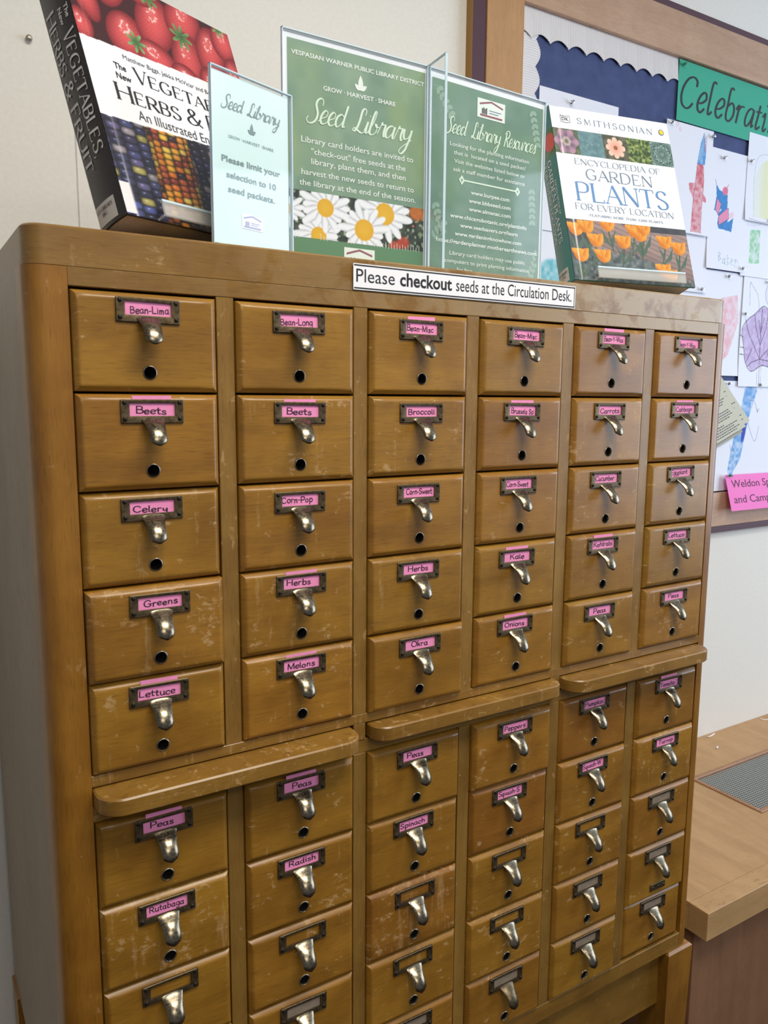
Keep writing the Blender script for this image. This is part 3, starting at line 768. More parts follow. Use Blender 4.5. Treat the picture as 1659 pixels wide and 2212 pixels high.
def daisy_photo(X, Y):
    img = blend((40, 44, 38), (84, 92, 74), vnoise(X, Y, 6, 31))
    img = lay(img, np.clip((vnoise(X, Y, 4, 32) - .66) / .1, 0, 1), (150, 170, 140))
    for cx, cy, r, c in ((202, 88, 13, (214, 116, 44)), (180, 46, 10, (196, 70, 44)), (196, 70, 2, (230, 120, 100)), (166, 40, 9, (200, 84, 60)), (208, 60, 4, (140, 160, 120))):
        m, a, b, d = ell(X, Y, cx, cy, r, r * .8, 0, .5); img = lay(img, m * .9, c)

    def daisy(cx, cy, R, rc, n, ph, sq=.8):
        nonlocal img
        for k in range(n):
            an = ph + k * 2 * math.pi / n; L_ = R * (.9 + .16 * math.sin(k * 2.3 + ph))
            px, py = cx + math.cos(an) * L_ * .58, cy + math.sin(an) * L_ * .58 * sq
            m, a, b, d = ell(X, Y, px, py, L_ * .46, R * .155, math.atan2(math.sin(an) * sq, math.cos(an)), .12)
            img = lay(img, m, blend((176, 172, 182), (252, 250, 252), np.clip(1.15 - np.abs(b) ** 2, 0, 1)))
        m, a, b, d = ell(X, Y, cx, cy, rc, rc * .95, 0, .1); g = .55 + .45 * np.sin(X * 3.1) * np.sin(Y * 3.3)
        img = lay(img, m, blend((222, 146, 24), (248, 204, 62), np.clip(g - d * .25 + .2, 0, 1)))
    daisy(6, 70, 26, 7, 12, .2); daisy(50, 42, 36, 11, 14, .5, .7); daisy(60, 77, 38, 12, 15, .1, .72)
    daisy(150, 80, 42, 15, 15, .3, .8); daisy(118, 56, 38, 14.5, 15, .6, .85)
    return img


def paper_base(X, Y, c=(239, 241, 250)): return np.zeros(X.shape + (3,)) + list(c)


def scribble(img, X, Y, mask, col, ang, sp, seed, a=.8):
    t = X * math.cos(ang) + Y * math.sin(ang) + 2.2 * vnoise(X, Y, 16, seed)
    s = np.abs(np.modf(t / sp)[0] - .5) * 2
    k = np.clip((s - .28 + .9 * (vnoise(X, Y, 9, seed + 1) - .4)) * 2, 0, 1)
    return lay(img, mask * k * a, col)


# ------------------------------------------------------------------ room
def struct(o): o['kind'] = 'structure'; return o


WALL_Y = 0.600
b = MB(); b.box(-3.0, 4.5, WALL_Y, WALL_Y + 0.1, 0, 3.0); b.box(0.1325, 0.1345, WALL_Y - 0.0006, WALL_Y, 0, 3.0, 1); struct(b.obj('wall_back', [M_wall, M_seam]))
b = MB(); b.box(-3.0, 4.5, -4.0, WALL_Y + 0.1, -0.05, 0); struct(b.obj('floor', M_floor))
b = MB(); b.box(-3.0, 4.5, -4.0, WALL_Y + 0.1, 3.0, 3.05); struct(b.obj('ceiling', M_ceil))

# ------------------------------------------------------------------ card catalog
DW = 0.150; CP = 0.17236; DH = 0.1002; TOPZ = 1.7605; SEAMZ = 1.7215
XL, XR, RC = -0.0415, 1.0455, 0.021
DEPTH = 0.56
BASEZ = 0.5915


def colx(c): return c * CP - (0.0008 if c >= 2 else 0) + (0.0006 if c >= 4 else 0)


def rowz(r): return 1.7 - (r * 0.10267 if r < 5 else 0.5672 + (r - 5) * 0.10277)


cab = empty('card_catalog', (0, 0, 0))
tag(cab, 'tall honey-brown wooden card catalog cabinet with rows of small drawers', 'cabinet')


def arc(cx, cy, r, a0, a1, n=10): return [(cx + r * math.cos(a0 + (a1 - a0) * i / n), cy + r * math.sin(a0 + (a1 - a0) * i / n)) for i in range(n + 1)]


def part(mb, name, m, smooth=None, tone=0.0, wear=0.3, tint=0.0, parent=cab):
    o = mb.obj(name, m, parent)
    if smooth: smooth_by_angle(o, smooth)
    o['tone'] = tone; o['wear'] = wear; o['tint'] = tint
    return o


# top board with rounded front corners
b = MB(); xi = 0.0015
poly = arc(XL + xi + RC, RC + xi, RC, math.pi, 1.5 * math.pi) + arc(XR - xi - 0.003 - RC, RC + xi, RC, 1.5 * math.pi, 2 * math.pi) + [(XR - xi - .003, DEPTH), (XL + xi, DEPTH)]
n = len(poly)
inner = arc(XL + xi + RC, RC + xi, RC - .002, math.pi, 1.5 * math.pi) + arc(XR - xi - 0.003 - RC, RC + xi, RC - .002, 1.5 * math.pi, 2 * math.pi) + [(XR - xi - .005, DEPTH - .002), (XL + xi + .002, DEPTH - .002)]
v = [(x, y, SEAMZ + .0008) for x, y in poly] + [(x, y, TOPZ - .002) for x, y in poly] + [(x, y, TOPZ) for x, y in inner]
f = [(i, (i + 1) % n, n + (i + 1) % n, n + i) for i in range(n)] + [(n + i, n + (i + 1) % n, 2 * n + (i + 1) % n, 2 * n + i) for i in range(n)]
f += [tuple(range(n))[::-1], tuple(range(2 * n, 3 * n))]
b.add(v, f); part(b, 'top_board', M_top, 35, wear=.5)
# corner posts (rounded outside edge) with the flat outer stile
for side, (nm, xo, xin) in enumerate((('corner_post', XL, 0.0 - .0012), ('corner_post', XR, colx(5) + DW + .0012 + .004))):
    s = 1 if side == 0 else -1
    b = MB(); cx = xo + s * RC
    a = arc(cx, RC, RC, math.pi if s == 1 else 0, 1.5 * math.pi if s == 1 else -.5 * math.pi, 12)
    poly = [(xo, .05)] + a + [(xin, 0), (xin, .05)]
    b.prism(poly, BASEZ, SEAMZ); part(b, nm, M_post, 35, wear=.35)
# side panels and back
b = MB(); b.box(XL, XL + .018, .05, DEPTH, BASEZ, SEAMZ); part(b, 'side_panel', M_side)
b = MB(); b.box(XR - .018, XR, .05, DEPTH, BASEZ, SEAMZ); part(b, 'side_panel', M_side)
b = MB(); b.box(XL + .018, XR - .018, DEPTH - .01, DEPTH, BASEZ, SEAMZ); b.box(-.001, colx(5) + DW + .004, .06, .066, BASEZ + .02, SEAMZ); part(b, 'back_panel', M_dark)
# rails
xa, xb = -.0012, colx(5) + DW + .0052
b = MB(); b.box(xa, xb, 0, .022, rowz(0) + .0032, SEAMZ, b=.0006); part(b, 'top_rail', M_top, wear=.6, tone=-.03)
r5b = rowz(4) - DH - .0012
SH = [(colx(0) - .0005, colx(1) + DW - .002, .040, -.0), (colx(2) + .0012, colx(3) + DW + .008, .0265, 0), (colx(4) - .0012, colx(5) + DW + .003, .034, 0)]
SHZ1, SHZ0 = 1.1735, 1.1538
b = MB(); b.box(xa, xb, 0, .022, SHZ1 + .0018, r5b, b=.0006); part(b, 'middle_rail', M_rail, wear=.8)
b = MB(); b.box(xa, xb, .0015, .022, rowz(5) + .0012, SHZ0 - .0015, b=.0006); part(b, 'shelf_rail', M_rail, wear=.4, tone=-.05)
b = MB(); b.box(xa, xb, 0, .022, BASEZ, rowz(9) - DH - .0015, b=.0006); part(b, 'bottom_rail', M_rail, wear=.4)
for c in range(5):
    x0, x1 = colx(c) + DW + .0012, colx(c + 1) - .0012
    b = MB(); b.box(x0, x1, .0004, .022, r5b, rowz(0) + .0032, b=.0006); part(b, 'stile', M_stile, wear=.7 if c % 2 == 0 else .6)
    if c in (1, 3): b = MB(); b.box(x0 + .0006, x1 - .001, .0004, .022, SHZ0 - .0015, SHZ1 + .0018, b=.0006); part(b, 'stile', M_stile, wear=.8)
    b = MB(); b.box(x0, x1, .0004, .022, rowz(9) - DH - .0015, rowz(5) + .0012, b=.0006); part(b, 'stile', M_stile, wear=.4, tone=-.06)
# pull-out shelves with rounded front corners
for x0, x1, d, _ in SH:
    b = MB(); R_ = min(.028, d * .85)
    out = arc(x0 + R_, -d + R_, R_, math.pi, 1.5 * math.pi, 10) + arc(x1 - R_, -d + R_, R_, 1.5 * math.pi, 2 * math.pi, 10) + [(x1, .3), (x0, .3)]
    e = .0018
    inn = arc(x0 + R_, -d + R_, R_ - e, math.pi, 1.5 * math.pi, 10) + arc(x1 - R_, -d + R_, R_ - e, 1.5 * math.pi, 2 * math.pi, 10) + [(x1 - e, .3), (x0 + e, .3)]
    n = len(out)
    v = [(x, y, SHZ0) for x, y in inn] + [(x, y, SHZ0 + e) for x, y in out] + [(x, y, SHZ1 - e) for x, y in out] + [(x, y, SHZ1) for x, y in inn]
    f = [tuple(range(n))[::-1], tuple(range(3 * n, 4 * n))]
    for k in range(3): f += [(k * n + i, k * n + (i + 1) % n, (k + 1) * n + (i + 1) % n, (k + 1) * n + i) for i in range(n)]
    b.add(v, f); part(b, 'pull_out_shelf', M_rail, 35, wear=.9, tone=.08)
# apron and legs
b = MB(); b.box(XL + .05, XR - .05, .016, .036, .478, BASEZ, b=.001); part(b, 'apron', M_rail, wear=.2, tone=-.08)
b = MB(); b.box(XL + .01, XL + .03, .05, DEPTH - .05, .478, BASEZ); b.box(XR - .03, XR - .01, .05, DEPTH - .05, .478, BASEZ); b.box(XL + .02, XR - .02, .03, DEPTH - .02, BASEZ - .015, BASEZ - .001); part(b, 'base_frame', M_post, wear=.1, tone=-.2)
for lx, ly in ((XL - .004, -.006), (XR + .003 - .066, -.006), (XL - .004, DEPTH - .064), (XR + .003 - .066, DEPTH - .064)):
    b = MB(); sx = 1 if lx < .5 else -1; t = .010
    top = [(lx, ly), (lx + .066, ly), (lx + .066, ly + .066), (lx, ly + .066)]
    bot = [(x + (t if (i in (0, 3)) else -t), y + (t if i in (0, 1) else -t)) for i, (x, y) in enumerate(top)]
    b.add([(x, y, 0) for x, y in bot] + [(x, y, BASEZ - .004) for x, y in top] + [(x + (.004 if i in (0, 3) else -.004), y + (.004 if i in (0, 1) else -.004), BASEZ) for i, (x, y) in enumerate(top)],
          [(3, 2, 1, 0), (0, 1, 5, 4), (1, 2, 6, 5), (2, 3, 7, 6), (3, 0, 4, 7), (4, 5, 9, 8), (5, 6, 10, 9), (6, 7, 11, 10), (7, 4, 8, 11), (8, 9, 10, 11)])
    part(b, 'leg', M_post, wear=.2, tone=-.08)


# drawer meshes: local x from centre, z from top edge down, y- outward; face at y=-0.0055
def drawer_mesh(hole=True):
    w, h = DW / 2 - .0005, DH
    hx, hz, hr = 0.0005, -0.0803, .0066
    V = []; F = []; MI = []
    ang = sorted(set([round(2 * math.pi * i / 40, 6) for i in range(40)]))

    def ringrect(ins, y, r=0.0):
        x0, x1, z0, z1 = -w + ins, w - ins, -h + ins, -ins; out = []
        for a in ang2:
            dx, dz = math.cos(a), math.sin(a); t = 1e9
            if dx > 1e-9: t = min(t, (x1 - hx) / dx)
            if dx < -1e-9: t = min(t, (x0 - hx) / dx)
            if dz > 1e-9: t = min(t, (z1 - hz) / dz)
            if dz < -1e-9: t = min(t, (z0 - hz) / dz)
            out.append((hx + dx * t, y, hz + dz * t))
        return out
    corners = [math.atan2(zc - hz, xc - hx) % (2 * math.pi) for xc in (-w + .0058, w - .0058) for zc in (-h + .0058, -.0058)]
    ang2 = sorted(ang + corners)
    # same corner order for every ring: put corner vertices exactly on the corners
    ci = [ang2.index(c) for c in corners]
    rings = []
    prof = [(0, .017), (0, .0002), (.0006, -.0008), (.0035, -.0038), (.0048, -.0050), (.0062, -.0055), (.0080, -.0055)]
    for ins, y in prof:
        rg = ringrect(ins, y); x0, x1, z0, z1 = -w + ins, w - ins, -h + ins, -ins
        for k, (xc, zc) in zip(ci, [(x, z) for x in (x0, x1) for z in (z0, z1)]): rg[k] = (xc, y, zc)
        rings.append(rg)
    rings.append([(hx + math.cos(a) * hr, -.0055, hz + math.sin(a) * hr) for a in ang2])
    n = len(ang2)
    for rg in rings: V += rg
    for k in range(len(rings) - 1):
        for i in range(n): F.append((k * n + i, k * n + (i + 1) % n, (k + 1) * n + (i + 1) % n, (k + 1) * n + i)); MI.append(0)
    if hole:
        k0 = (len(rings) - 1) * n; base = len(V)
        V += [(hx + math.cos(a) * hr, .012, hz + math.sin(a) * hr) for a in ang2]
        for i in range(n): F.append((k0 + i, k0 + (i + 1) % n, base + (i + 1) % n, base + i)); MI.append(1)
        F.append(tuple(range(base, base + n))); MI.append(1)
    else:
        k0 = (len(rings) - 1) * n; F.append(tuple(range(k0, k0 + n))); MI.append(0)
    F.append(tuple(range(n))[::-1]); MI.append(0)
    # drawer box behind the front
    q = MB(); q.box(-w + .004, w - .004, .0165, .05, -h + .006, -.02); k = len(V); V += q.v; F += [tuple(i + k for i in f_) for f_ in q.f]; MI += [0] * len(q.f)
    o = mesh_obj('drawer', V, F, [M_drawer, M_hole], None, MI)
    import bmesh
    bm = bmesh.new(); bm.from_mesh(o.data); bmesh.ops.recalc_face_normals(bm, faces=bm.faces); bm.to_mesh(o.data); bm.free()
    smooth_by_angle(o, 50); me = o.data; bpy.data.objects.remove(o); return me


ME_DRAWER = drawer_mesh(); ME_DRAWER_NOHOLE = drawer_mesh(False)


def to_mesh(o): me = o.data; bpy.data.objects.remove(o); return me


# label holder plate (origin at plate centre on drawer face, y- outward)
def plate_mesh():
    b = MB(); ox, oz = .0331, .0125; wx, wz0, wz1 = .0238, -.0048, .0086
    def rr(x0, x1, z0, z1, r, y, n=4):
        p = []
        for cx, cz, a0 in ((x1 - r, z1 - r, 0), (x0 + r, z1 - r, .5), (x0 + r, z0 + r, 1), (x1 - r, z0 + r, 1.5)):
            for i in range(n + 1): a = (a0 + .5 * i / n) * math.pi; p.append((cx + r * math.cos(a), y, cz + r * math.sin(a)))
        return p
    R_ = [rr(-ox, ox, -oz, oz, .0014, 0), rr(-ox, ox, -oz, oz, .0014, -.0014), rr(-ox + .0008, ox - .0008, -oz + .0008, oz - .0008, .0012, -.0022),
          rr(-wx - .0008, wx + .0008, wz0 - .0008, wz1 + .0008, .0008, -.0022), rr(-wx, wx, wz0, wz1, .0004, -.0019), rr(-wx, wx, wz0, wz1, .0004, -.0009)]
    n = len(R_[0]); v = [p for r in R_ for p in r]
    f = [(k * n + i, k * n + (i + 1) % n, (k + 1) * n + (i + 1) % n, (k + 1) * n + i) for k in range(len(R_) - 1) for i in range(n)]
    b.add(v, f)
    for sx in (-.0289, .0289):
        for sz in (.0092, -.0078):
            M = Matrix.Translation((sx, -.0021, sz)) @ Matrix.Rotation(math.pi / 2, 4, 'X')
            b.lathe([(.0025, -.0005), (.0025, .0001), (.0021, .0007), (.0012, .00115), (.0004, .0013)], 14, M, 1)
            for a in (.5, .5 + math.pi / 2): b.box(-.0016, .0016, -.0035, -.0030, -.00026, .00026, 2, M=Matrix.Translation((sx, -.0003, sz)) @ Matrix.Rotation(a, 4, 'Y'))
    o = b.obj('label_holder', [M_plate, M_screw, M_slot]); smooth_by_angle(o, 40); return to_mesh(o)


def pull_mesh():
    path = [(.0016, -.0052), (.0042, -.0078), (.0085, -.0105), (.0135, -.0138), (.0182, -.0182), (.0218, -.0234), (.0238, -.0285), (.0244, -.0325), (.0238, -.0352)]
    P = catmull(path, 24); ln = np.r_[0, np.cumsum(np.linalg.norm(np.diff(P, axis=0), axis=1))]; ln /= ln[-1]
    s = 1 - (1 - np.linspace(0, 1, 34)) ** 1.5; P = np.stack([np.interp(s, ln, P[:, 0]), np.interp(s, ln, P[:, 1])], 1); n = len(P); m = 19; V = []; F = []
    T = np.gradient(P, axis=0); T /= np.linalg.norm(T, axis=1, keepdims=True)
    NR = np.stack([-T[:, 1], T[:, 0]], 1)   # outward/up normal of the path (d, z)
    th = .0021
    for layer in (0, 1):
        for i in range(n):
            hw = .0138 * (1 - s[i]) ** 4 * .34 + .0092
            if s[i] > .76: hw *= max(0.0, 1 - ((s[i] - .76) / .2405) ** 2.3) ** .5 + .0005
            for j in range(m):
                t = -1 + 2 * j / (m - 1); a = t * 1.15
                x = hw * math.sin(a) / math.sin(1.15); drop = hw * .62 * (1 - math.cos(a)) * min(1, .25 + s[i] * 1.6)
                d = P[i, 0] - NR[i, 0] * (drop + layer * th); z = P[i, 1] - NR[i, 1] * (drop + layer * th)
                V.append((x * (1 - .1 * layer), -max(d, .0002), z))
    g = lambda l, i, j: l * n * m + i * m + j
    for l in (0, 1):
        for i in range(n - 1):
            for j in range(m - 1): F.append((g(l, i, j), g(l, i, j + 1), g(l, i + 1, j + 1), g(l, i + 1, j)))
    for i in range(n - 1):
        for j in (0, m - 1): F.append((g(0, i, j), g(0, i + 1, j), g(1, i + 1, j), g(1, i, j)))
    for j in range(m - 1):
        for i in (0, n - 1): F.append((g(0, i, j), g(0, i, j + 1), g(1, i, j + 1), g(1, i, j)))
    b = MB(); b.add(V, F); o = b.obj('finger_pull', M_pull); smooth_by_angle(o, 60); return to_mesh(o)


def ferrule_mesh():
    b = MB(); r0, r1 = .0062, .0074
    prof = [(r0, .004), (r0, -.0004), (r0 + .0004, -.0009), (r1, -.0006), (r1 + .0002, .0004)]; n = 28; V = []; F = []
    for r, y in prof:
        for k in range(n): a = 2 * math.pi * k / n; V.append((r * math.cos(a), y, r * math.sin(a)))
    F = [(i * n + k, i * n + (k + 1) % n, (i + 1) * n + (k + 1) % n, (i + 1) * n + k) for i in range(len(prof) - 1) for k in range(n)]
    b.add(V, F); o = b.obj('rod_hole_ring', M_ferrule); smooth_by_angle(o, 60); return to_mesh(o)


ME_PLATE, ME_PULL, ME_RING = plate_mesh(), pull_mesh(), ferrule_mesh()
ME_PULL2 = ME_PULL.copy(); ME_PULL2.materials.clear(); ME_PULL2.materials.append(M_pulldull)


def link(name, me, parent, loc=(0, 0, 0), rot=(0, 0, 0)):
    o = bpy.data.objects.new(name, me); COL.objects.link(o); o.parent = parent; o.location = loc; o.rotation_euler = rot; return o


NAMES = [['Bean-Lima', 'Bean-Long', 'Bean-Misc', 'Bean-Misc', 'Bean-Y-Wax', 'Bean-Y-Wax'], ['Beets', 'Beets', 'Broccoli', 'Brussels Sp', 'Carrots', 'Cabbage'],
         ['Celery', 'Corn-Pop', 'Corn-Sweet', 'Corn-Sweet', 'Cucumber', 'Eggplant'], ['Greens', 'Herbs', 'Herbs', 'Kale', 'Kohlrabi', 'Lettuce'],
         ['Lettuce', 'Melons', 'Okra', 'Onions', 'Peas', 'Peas'], ['Peas', 'Peas', 'Peas', 'Peppers', 'Pumpkin', 'Tomato'],
         ['Rutabaga', 'Radish', 'Spinach', 'Squash-S', 'Squash-W', 'Turnip'], ['', '', '', '', '', '#'], ['', '#', '', '', '#', '#'], ['', '', '#', '#', '#', '#']]
HOLD = [[(75.5, -17.4), (76.4, -17.8), (73.4, -18.7), (76.5, -19.7), (73.4, -19.2), (73.4, -17.9), (73.5, -17.8), (74.7, -17.7), None, None],
        [(75.5, -19.8), (75.7, -19.9), (74.7, -21.6), (75.7, -18.7), (74.8, -18.2), (72.9, -16.6), (72.9, -17.9), (73.5, -17.4), (73.9, -18.1), None],
        [(74.1, -20.2), (75.9, -20.7), (73.2, -21.5), (74.0, -20.2), (75.6, -18.8), (76.3, -18.5), (72.7, -16.6), (75.5, -18.1), (73.3, -17.1), None],
        [(76.0, -20.3), (73.2, -20.0), (70.5, -19.5), (72.0, -21.3), (71.5, -17.3), (75.8, -17.0), (72.4, -17.6), (74.7, -18.7), (73.5, -17.4), (75.5, -17.1)],
        [(76.1, -18.0), (74.3, -19.9), (72.1, -19.9), (71.8, -19.1), (70.4, -20.8), (72.5, -16.4), (72.6, -16.9), (72.5, -16.6), (73.4, -19.1), (74.4, -17.7)],
        [(73.7, -17.4), (73.8, -18.1), (73.1, -18.5), (72.0, -19.0), (73.7, -19.9), (75.6, -16.4), (74.1, -16.5), (72.6, -17.6), (73.7, -17.6), (74.4, -17.0)]]
WEAR = [[.1, .2, .3, .4, .4, .2], [.3, .7, .6, .3, 1.0, .7], [.7, .7, .4, .4, .7, .7], [.9, .7, .6, .5, .6, .7], [.7, .8, .6, .6, .6, .9], [.2, .5, .5, .9, .5, .4],
        [1.25, .8, .7, .3, .8, 1.0], [.3, .5, 1.2, .6, .6, .5], [.5, .4, .7, 1.0, .6, .2], [.5, .5, .6, .5, .5, .3]]
TONE = {(5, 0): (-.12, -0.0054), (4, 0): (-.08, -0.0045), (3, 1): (-.06, -0.0045), (4, 5): (-.14, -0.0099), (5, 5): (-.10, -0.0054), (3, 6): (-.16, -0.0117), (2, 7): (-.10, -0.009), (5, 7): (-.06, -0.00675), (5, 8): (.02, 0), (0, 5): (-.06, 0), (1, 5): (-.06, 0), (4, 8): (-.04, -0.0036)}
DY = {(0, 2): .003, (0, 3): -.004, (0, 4): 0, (2, 4): -.004, (3, 5): -.003, (4, 5): .002, (5, 9): .006, (2, 6): .0015, (3, 6): .001}
STICK = {(0, 1): (2.2, .02), (0, 4): (3.0, -.06), (2, 0): (2.6, .06), (4, 0): (3.0, .0), (3, 1): (2.0, 0), (4, 3): (2.8, -.05), (0, 5): (3.0, -.03), (1, 5): (3.0, -.03), (5, 5): (2.6, 0), (1, 1): (1.6, .02), (3, 3): (2.4, -.03), (3, 4): (2.6, -.03), (5, 1): (1.5, 0), (1, 4): (1.8, 0), (1, 3): (2.0, 0)}
TEXTPOS = {(0, 0): (2, -1), (1, 0): (-3, -1.5), (2, 0): (-2, 0), (0, 2): (-2, -2), (5, 0): (-3, -2)}
rw = random.Random(5)
for c in range(6):
    for r in range(10):
        dy = DY.get((c, r), rw.uniform(-.0008, .0008))
        nohole = (c, r) == (5, 8)
        d = link('drawer', ME_DRAWER_NOHOLE if nohole else ME_DRAWER, cab, (colx(c) + DW / 2, dy, rowz(r)))
        if (c, r) == (5, 9): d.rotation_euler = (0, .006, 0); d.location.z += .0015
        tn, ti = TONE.get((c, r), (rw.uniform(-.03, .05), rw.uniform(-.004, .003)))
        d['tone'] = tn; d['tint'] = ti; d['wear'] = WEAR[r][c]
        txt = NAMES[r][c]
        d['label'] = ('drawer with a pink card reading ' + txt) if txt not in ('', '#') else ('drawer with a blank grey card in its holder' if txt == '#' else 'drawer with an empty label holder')
        hp = HOLD[c][r] or (75.0, -17.5)
        hx, hz = hp[0] / 1000 - DW / 2, hp[1] / 1000
        tilt = rw.uniform(-.012, .012)
        h = link('label_holder', ME_PLATE, d, (hx, -.0055, hz), (0, tilt, 0))
        dull = (c, r) == (3, 9)
        p = link('finger_pull', ME_PULL2 if dull else ME_PULL, d, (hx + .0004, -.0055, hz), (0, tilt, 0))
        if not nohole: link('rod_hole_ring', ME_RING, d, (.0005, -.0055, -.0803))
        else:
            b = MB(); b.box(-.019, .019, -.002, 0, -.0065, .0065, b=.0006)
            for sx in (-.013, 0, .013): b.lathe([(.002, 0), (.002, .0006), (.001, .001)], 10, Matrix.Translation((sx, -.002, 0)) @ Matrix.Rotation(math.pi / 2, 4, 'X'), 1)
            o = b.obj('blanking_plate', [M_plate, M_ferrule], d); o.location = (.002, -.0055, -.080)
        if txt == '': continue
        up, rt = STICK.get((c, r), (rw.uniform(0, .6), rw.uniform(-.01, .01)))
        s = Sheet(); base = M_kraft if txt == '#' else M_pink
        s.rect(-.0252, .0252, -.0072, .0078, base)
        if up > 1: s.rect(-.0205, .0205, .005, .0092 + up / 1000 + .003, base, -.0001)
        if txt != '#':
            tx, tz = TEXTPOS.get((c, r), (rw.uniform(-4, 1), rw.uniform(-1, .6)))
            wd = min(.0405, .0052 * len(txt) + .006)
            s.text(txt, tx / 1000, -.0034 + tz / 1000, .0068, M_ink, .00012, width=wd, align='c', mode='hand', thick=1.45, jitter=.5, rot=rw.uniform(-.05, .03))
        o = s.obj('label_card', d, frame_mat((hx, -.0058, hz + .0019), (1, 0, 0), (0, 0, 1)) @ Matrix.Rotation(rt * .35, 4, 'Z'))
        o['label'] = 'blank grey card' if txt == '#' else 'pink card reading ' + txt

# ------------------------------------------------------------------ paper strip on the top board
s = Sheet(); W_, H_ = .3645, .0305
s.rect(0, W_, 0, H_, M_paper); s.rect(.001, W_ - .001, H_ - .0028, H_ - .0012, M_black, .0002); s.rect(.001, W_ - .001, .0012, .0028, M_black, .0002)
s.rect(W_ - .0026, W_ - .0016, .0012, H_ - .0012, M_black, .0002)
s.text('Please', .004, .0092, .0152, M_black, .0002, width=.0545); s.text('checkout', .0662, .0092, .0152, M_black, .0002, width=.0795, bold=.022)
s.text('seeds at the Circulation Desk.', .1525, .0092, .0152, M_black, .0002, width=.2045)
o = s.obj('paper_sign', None, frame_mat((.3222, -.0008, 1.7236), (1, 0, .0015), (0, 0, 1)))
tag(o, 'long white paper strip on the top edge reading Please checkout seeds', 'sign')


# ------------------------------------------------------------------ books and their easels
def book_frame(O, phi, a):
    u = Vector((math.cos(phi), math.sin(phi), 0)); nb = Vector((-math.sin(phi), math.cos(phi), 0))
    v = math.cos(a) * Vector((0, 0, 1)) + math.sin(a) * nb
    return frame_mat(O, u, v)          # local z = out of the front cover


def make_book(O, phi, a, W_, H_, T, cover_fn, spine_fn, board_m, label, lettering, spine_lettering, step):
    root = empty('book'); root.matrix_world = book_frame(O, phi, a)
    tag(root, label, 'book', 'books on the cabinet top')
    g = .0006
    b = MB(); b.box(0, W_, 0, H_, -.0032, -.0004, b=.0005); fc = b.obj('front_cover', board_m, root)
    s = Sheet()
    s.picture(0.0003, W_ - .0003, .0003, H_ - .0003, cover_fn, step, M_gloss, .0004, lambda X, Y: -.0007 * np.exp(-((X - .012) / .0028) ** 2))
    lettering(s); cv = s.obj('cover_print', fc)
    b = MB(); b.box(0, W_, 0, H_, -T, -T + .003, b=.0005); b.obj('back_cover', board_m, root)
    b = MB(); b.box(.004, W_ - .004, .0035, H_ - .0035, -T + .003, -.0032); b.obj('page_block', M_pages, root)
    # rounded spine: local sheet x = distance back from the front cover, y = up
    bulge = .0022
    wp = lambda x, y, z: (-bulge * math.sin(math.pi * min(max(x / T, 0), 1)) - z, y, -x)
    s = Sheet(); s.picture(0, T, 0, H_, spine_fn, step, M_gloss, .0002); spine_lettering(s); s.obj('spine', root, warp=wp)
    b = MB(); n = 12; pts = [(-bulge * math.sin(math.pi * i / n), -T * i / n) for i in range(n + 1)]
    v = [(x, y, z) for y in (0.0, H_) for x, z in pts] + [(x + .0028, y, z) for y in (0.0, H_) for x, z in pts]
    k = n + 1; f = []
    for i in range(n):
        f += [(i, i + 1, k + i + 1, k + i), (2 * k + i, 2 * k + i + 1, 3 * k + i + 1, 3 * k + i), (i, i + 1, 2 * k + i + 1, 2 * k + i), (k + i, k + i + 1, 3 * k + i + 1, 3 * k + i)]
    b.add(v, f); b.obj('spine_board', board_m, root)
    return root


def make_easel(O, phi, a, T, u0, u1, th, label, lip=.018, fz=.011):
    M = book_frame(O, phi, a); root = empty('book_easel'); root.matrix_world = M
    tag(root, label, 'book easel', 'clear easels under the books')
    b = MB(); b.box(u0, u1, -th, -.0004, -T - .004, fz + .003, b=.0006); b.obj('ledge', M_acr, root)
    b = MB(); b.box(u0, u1, -.0004, lip, fz, fz + .003, b=.0006)
    for x in (u0, u1 - .002): b.box(x, x + .002, 0, .002, .0006, fz, 0)
    b.obj('front_lip', M_frost, root)
    b = MB(); b.box(u0, u1, lip - .0024, lip + .0002, fz - .0003, fz + .0033); b.obj('lip_edge', M_acredge, root)
    b = MB(); b.box(u0 + .03, u1 - .03, -.0004, .20, -T - .004, -T - .0008, b=.0006); b.obj('back_rest', M_acr, root)
    # rear prop down to the board
    Mi = M.inverted(); ps = []
    for uu in (u0 + .05, u1 - .05):
        p = M @ Vector((uu, .15, -T - .005)); q = Vector((p.x - math.sin(phi) * .05, p.y + math.cos(phi) * .05, TOPZ + .0005)); ps += [Mi @ p, Mi @ q]
    v = []
    for p in ps: v += [tuple(p), tuple(p + Vector((0, 0, -.003)))]
    b = MB(); b.add(v, [(0, 2, 6, 4), (1, 5, 7, 3), (0, 1, 3, 2), (4, 6, 7, 5), (2, 3, 7, 6), (0, 4, 5, 1)]); b.obj('rear_prop', M_acr, root)
    return root


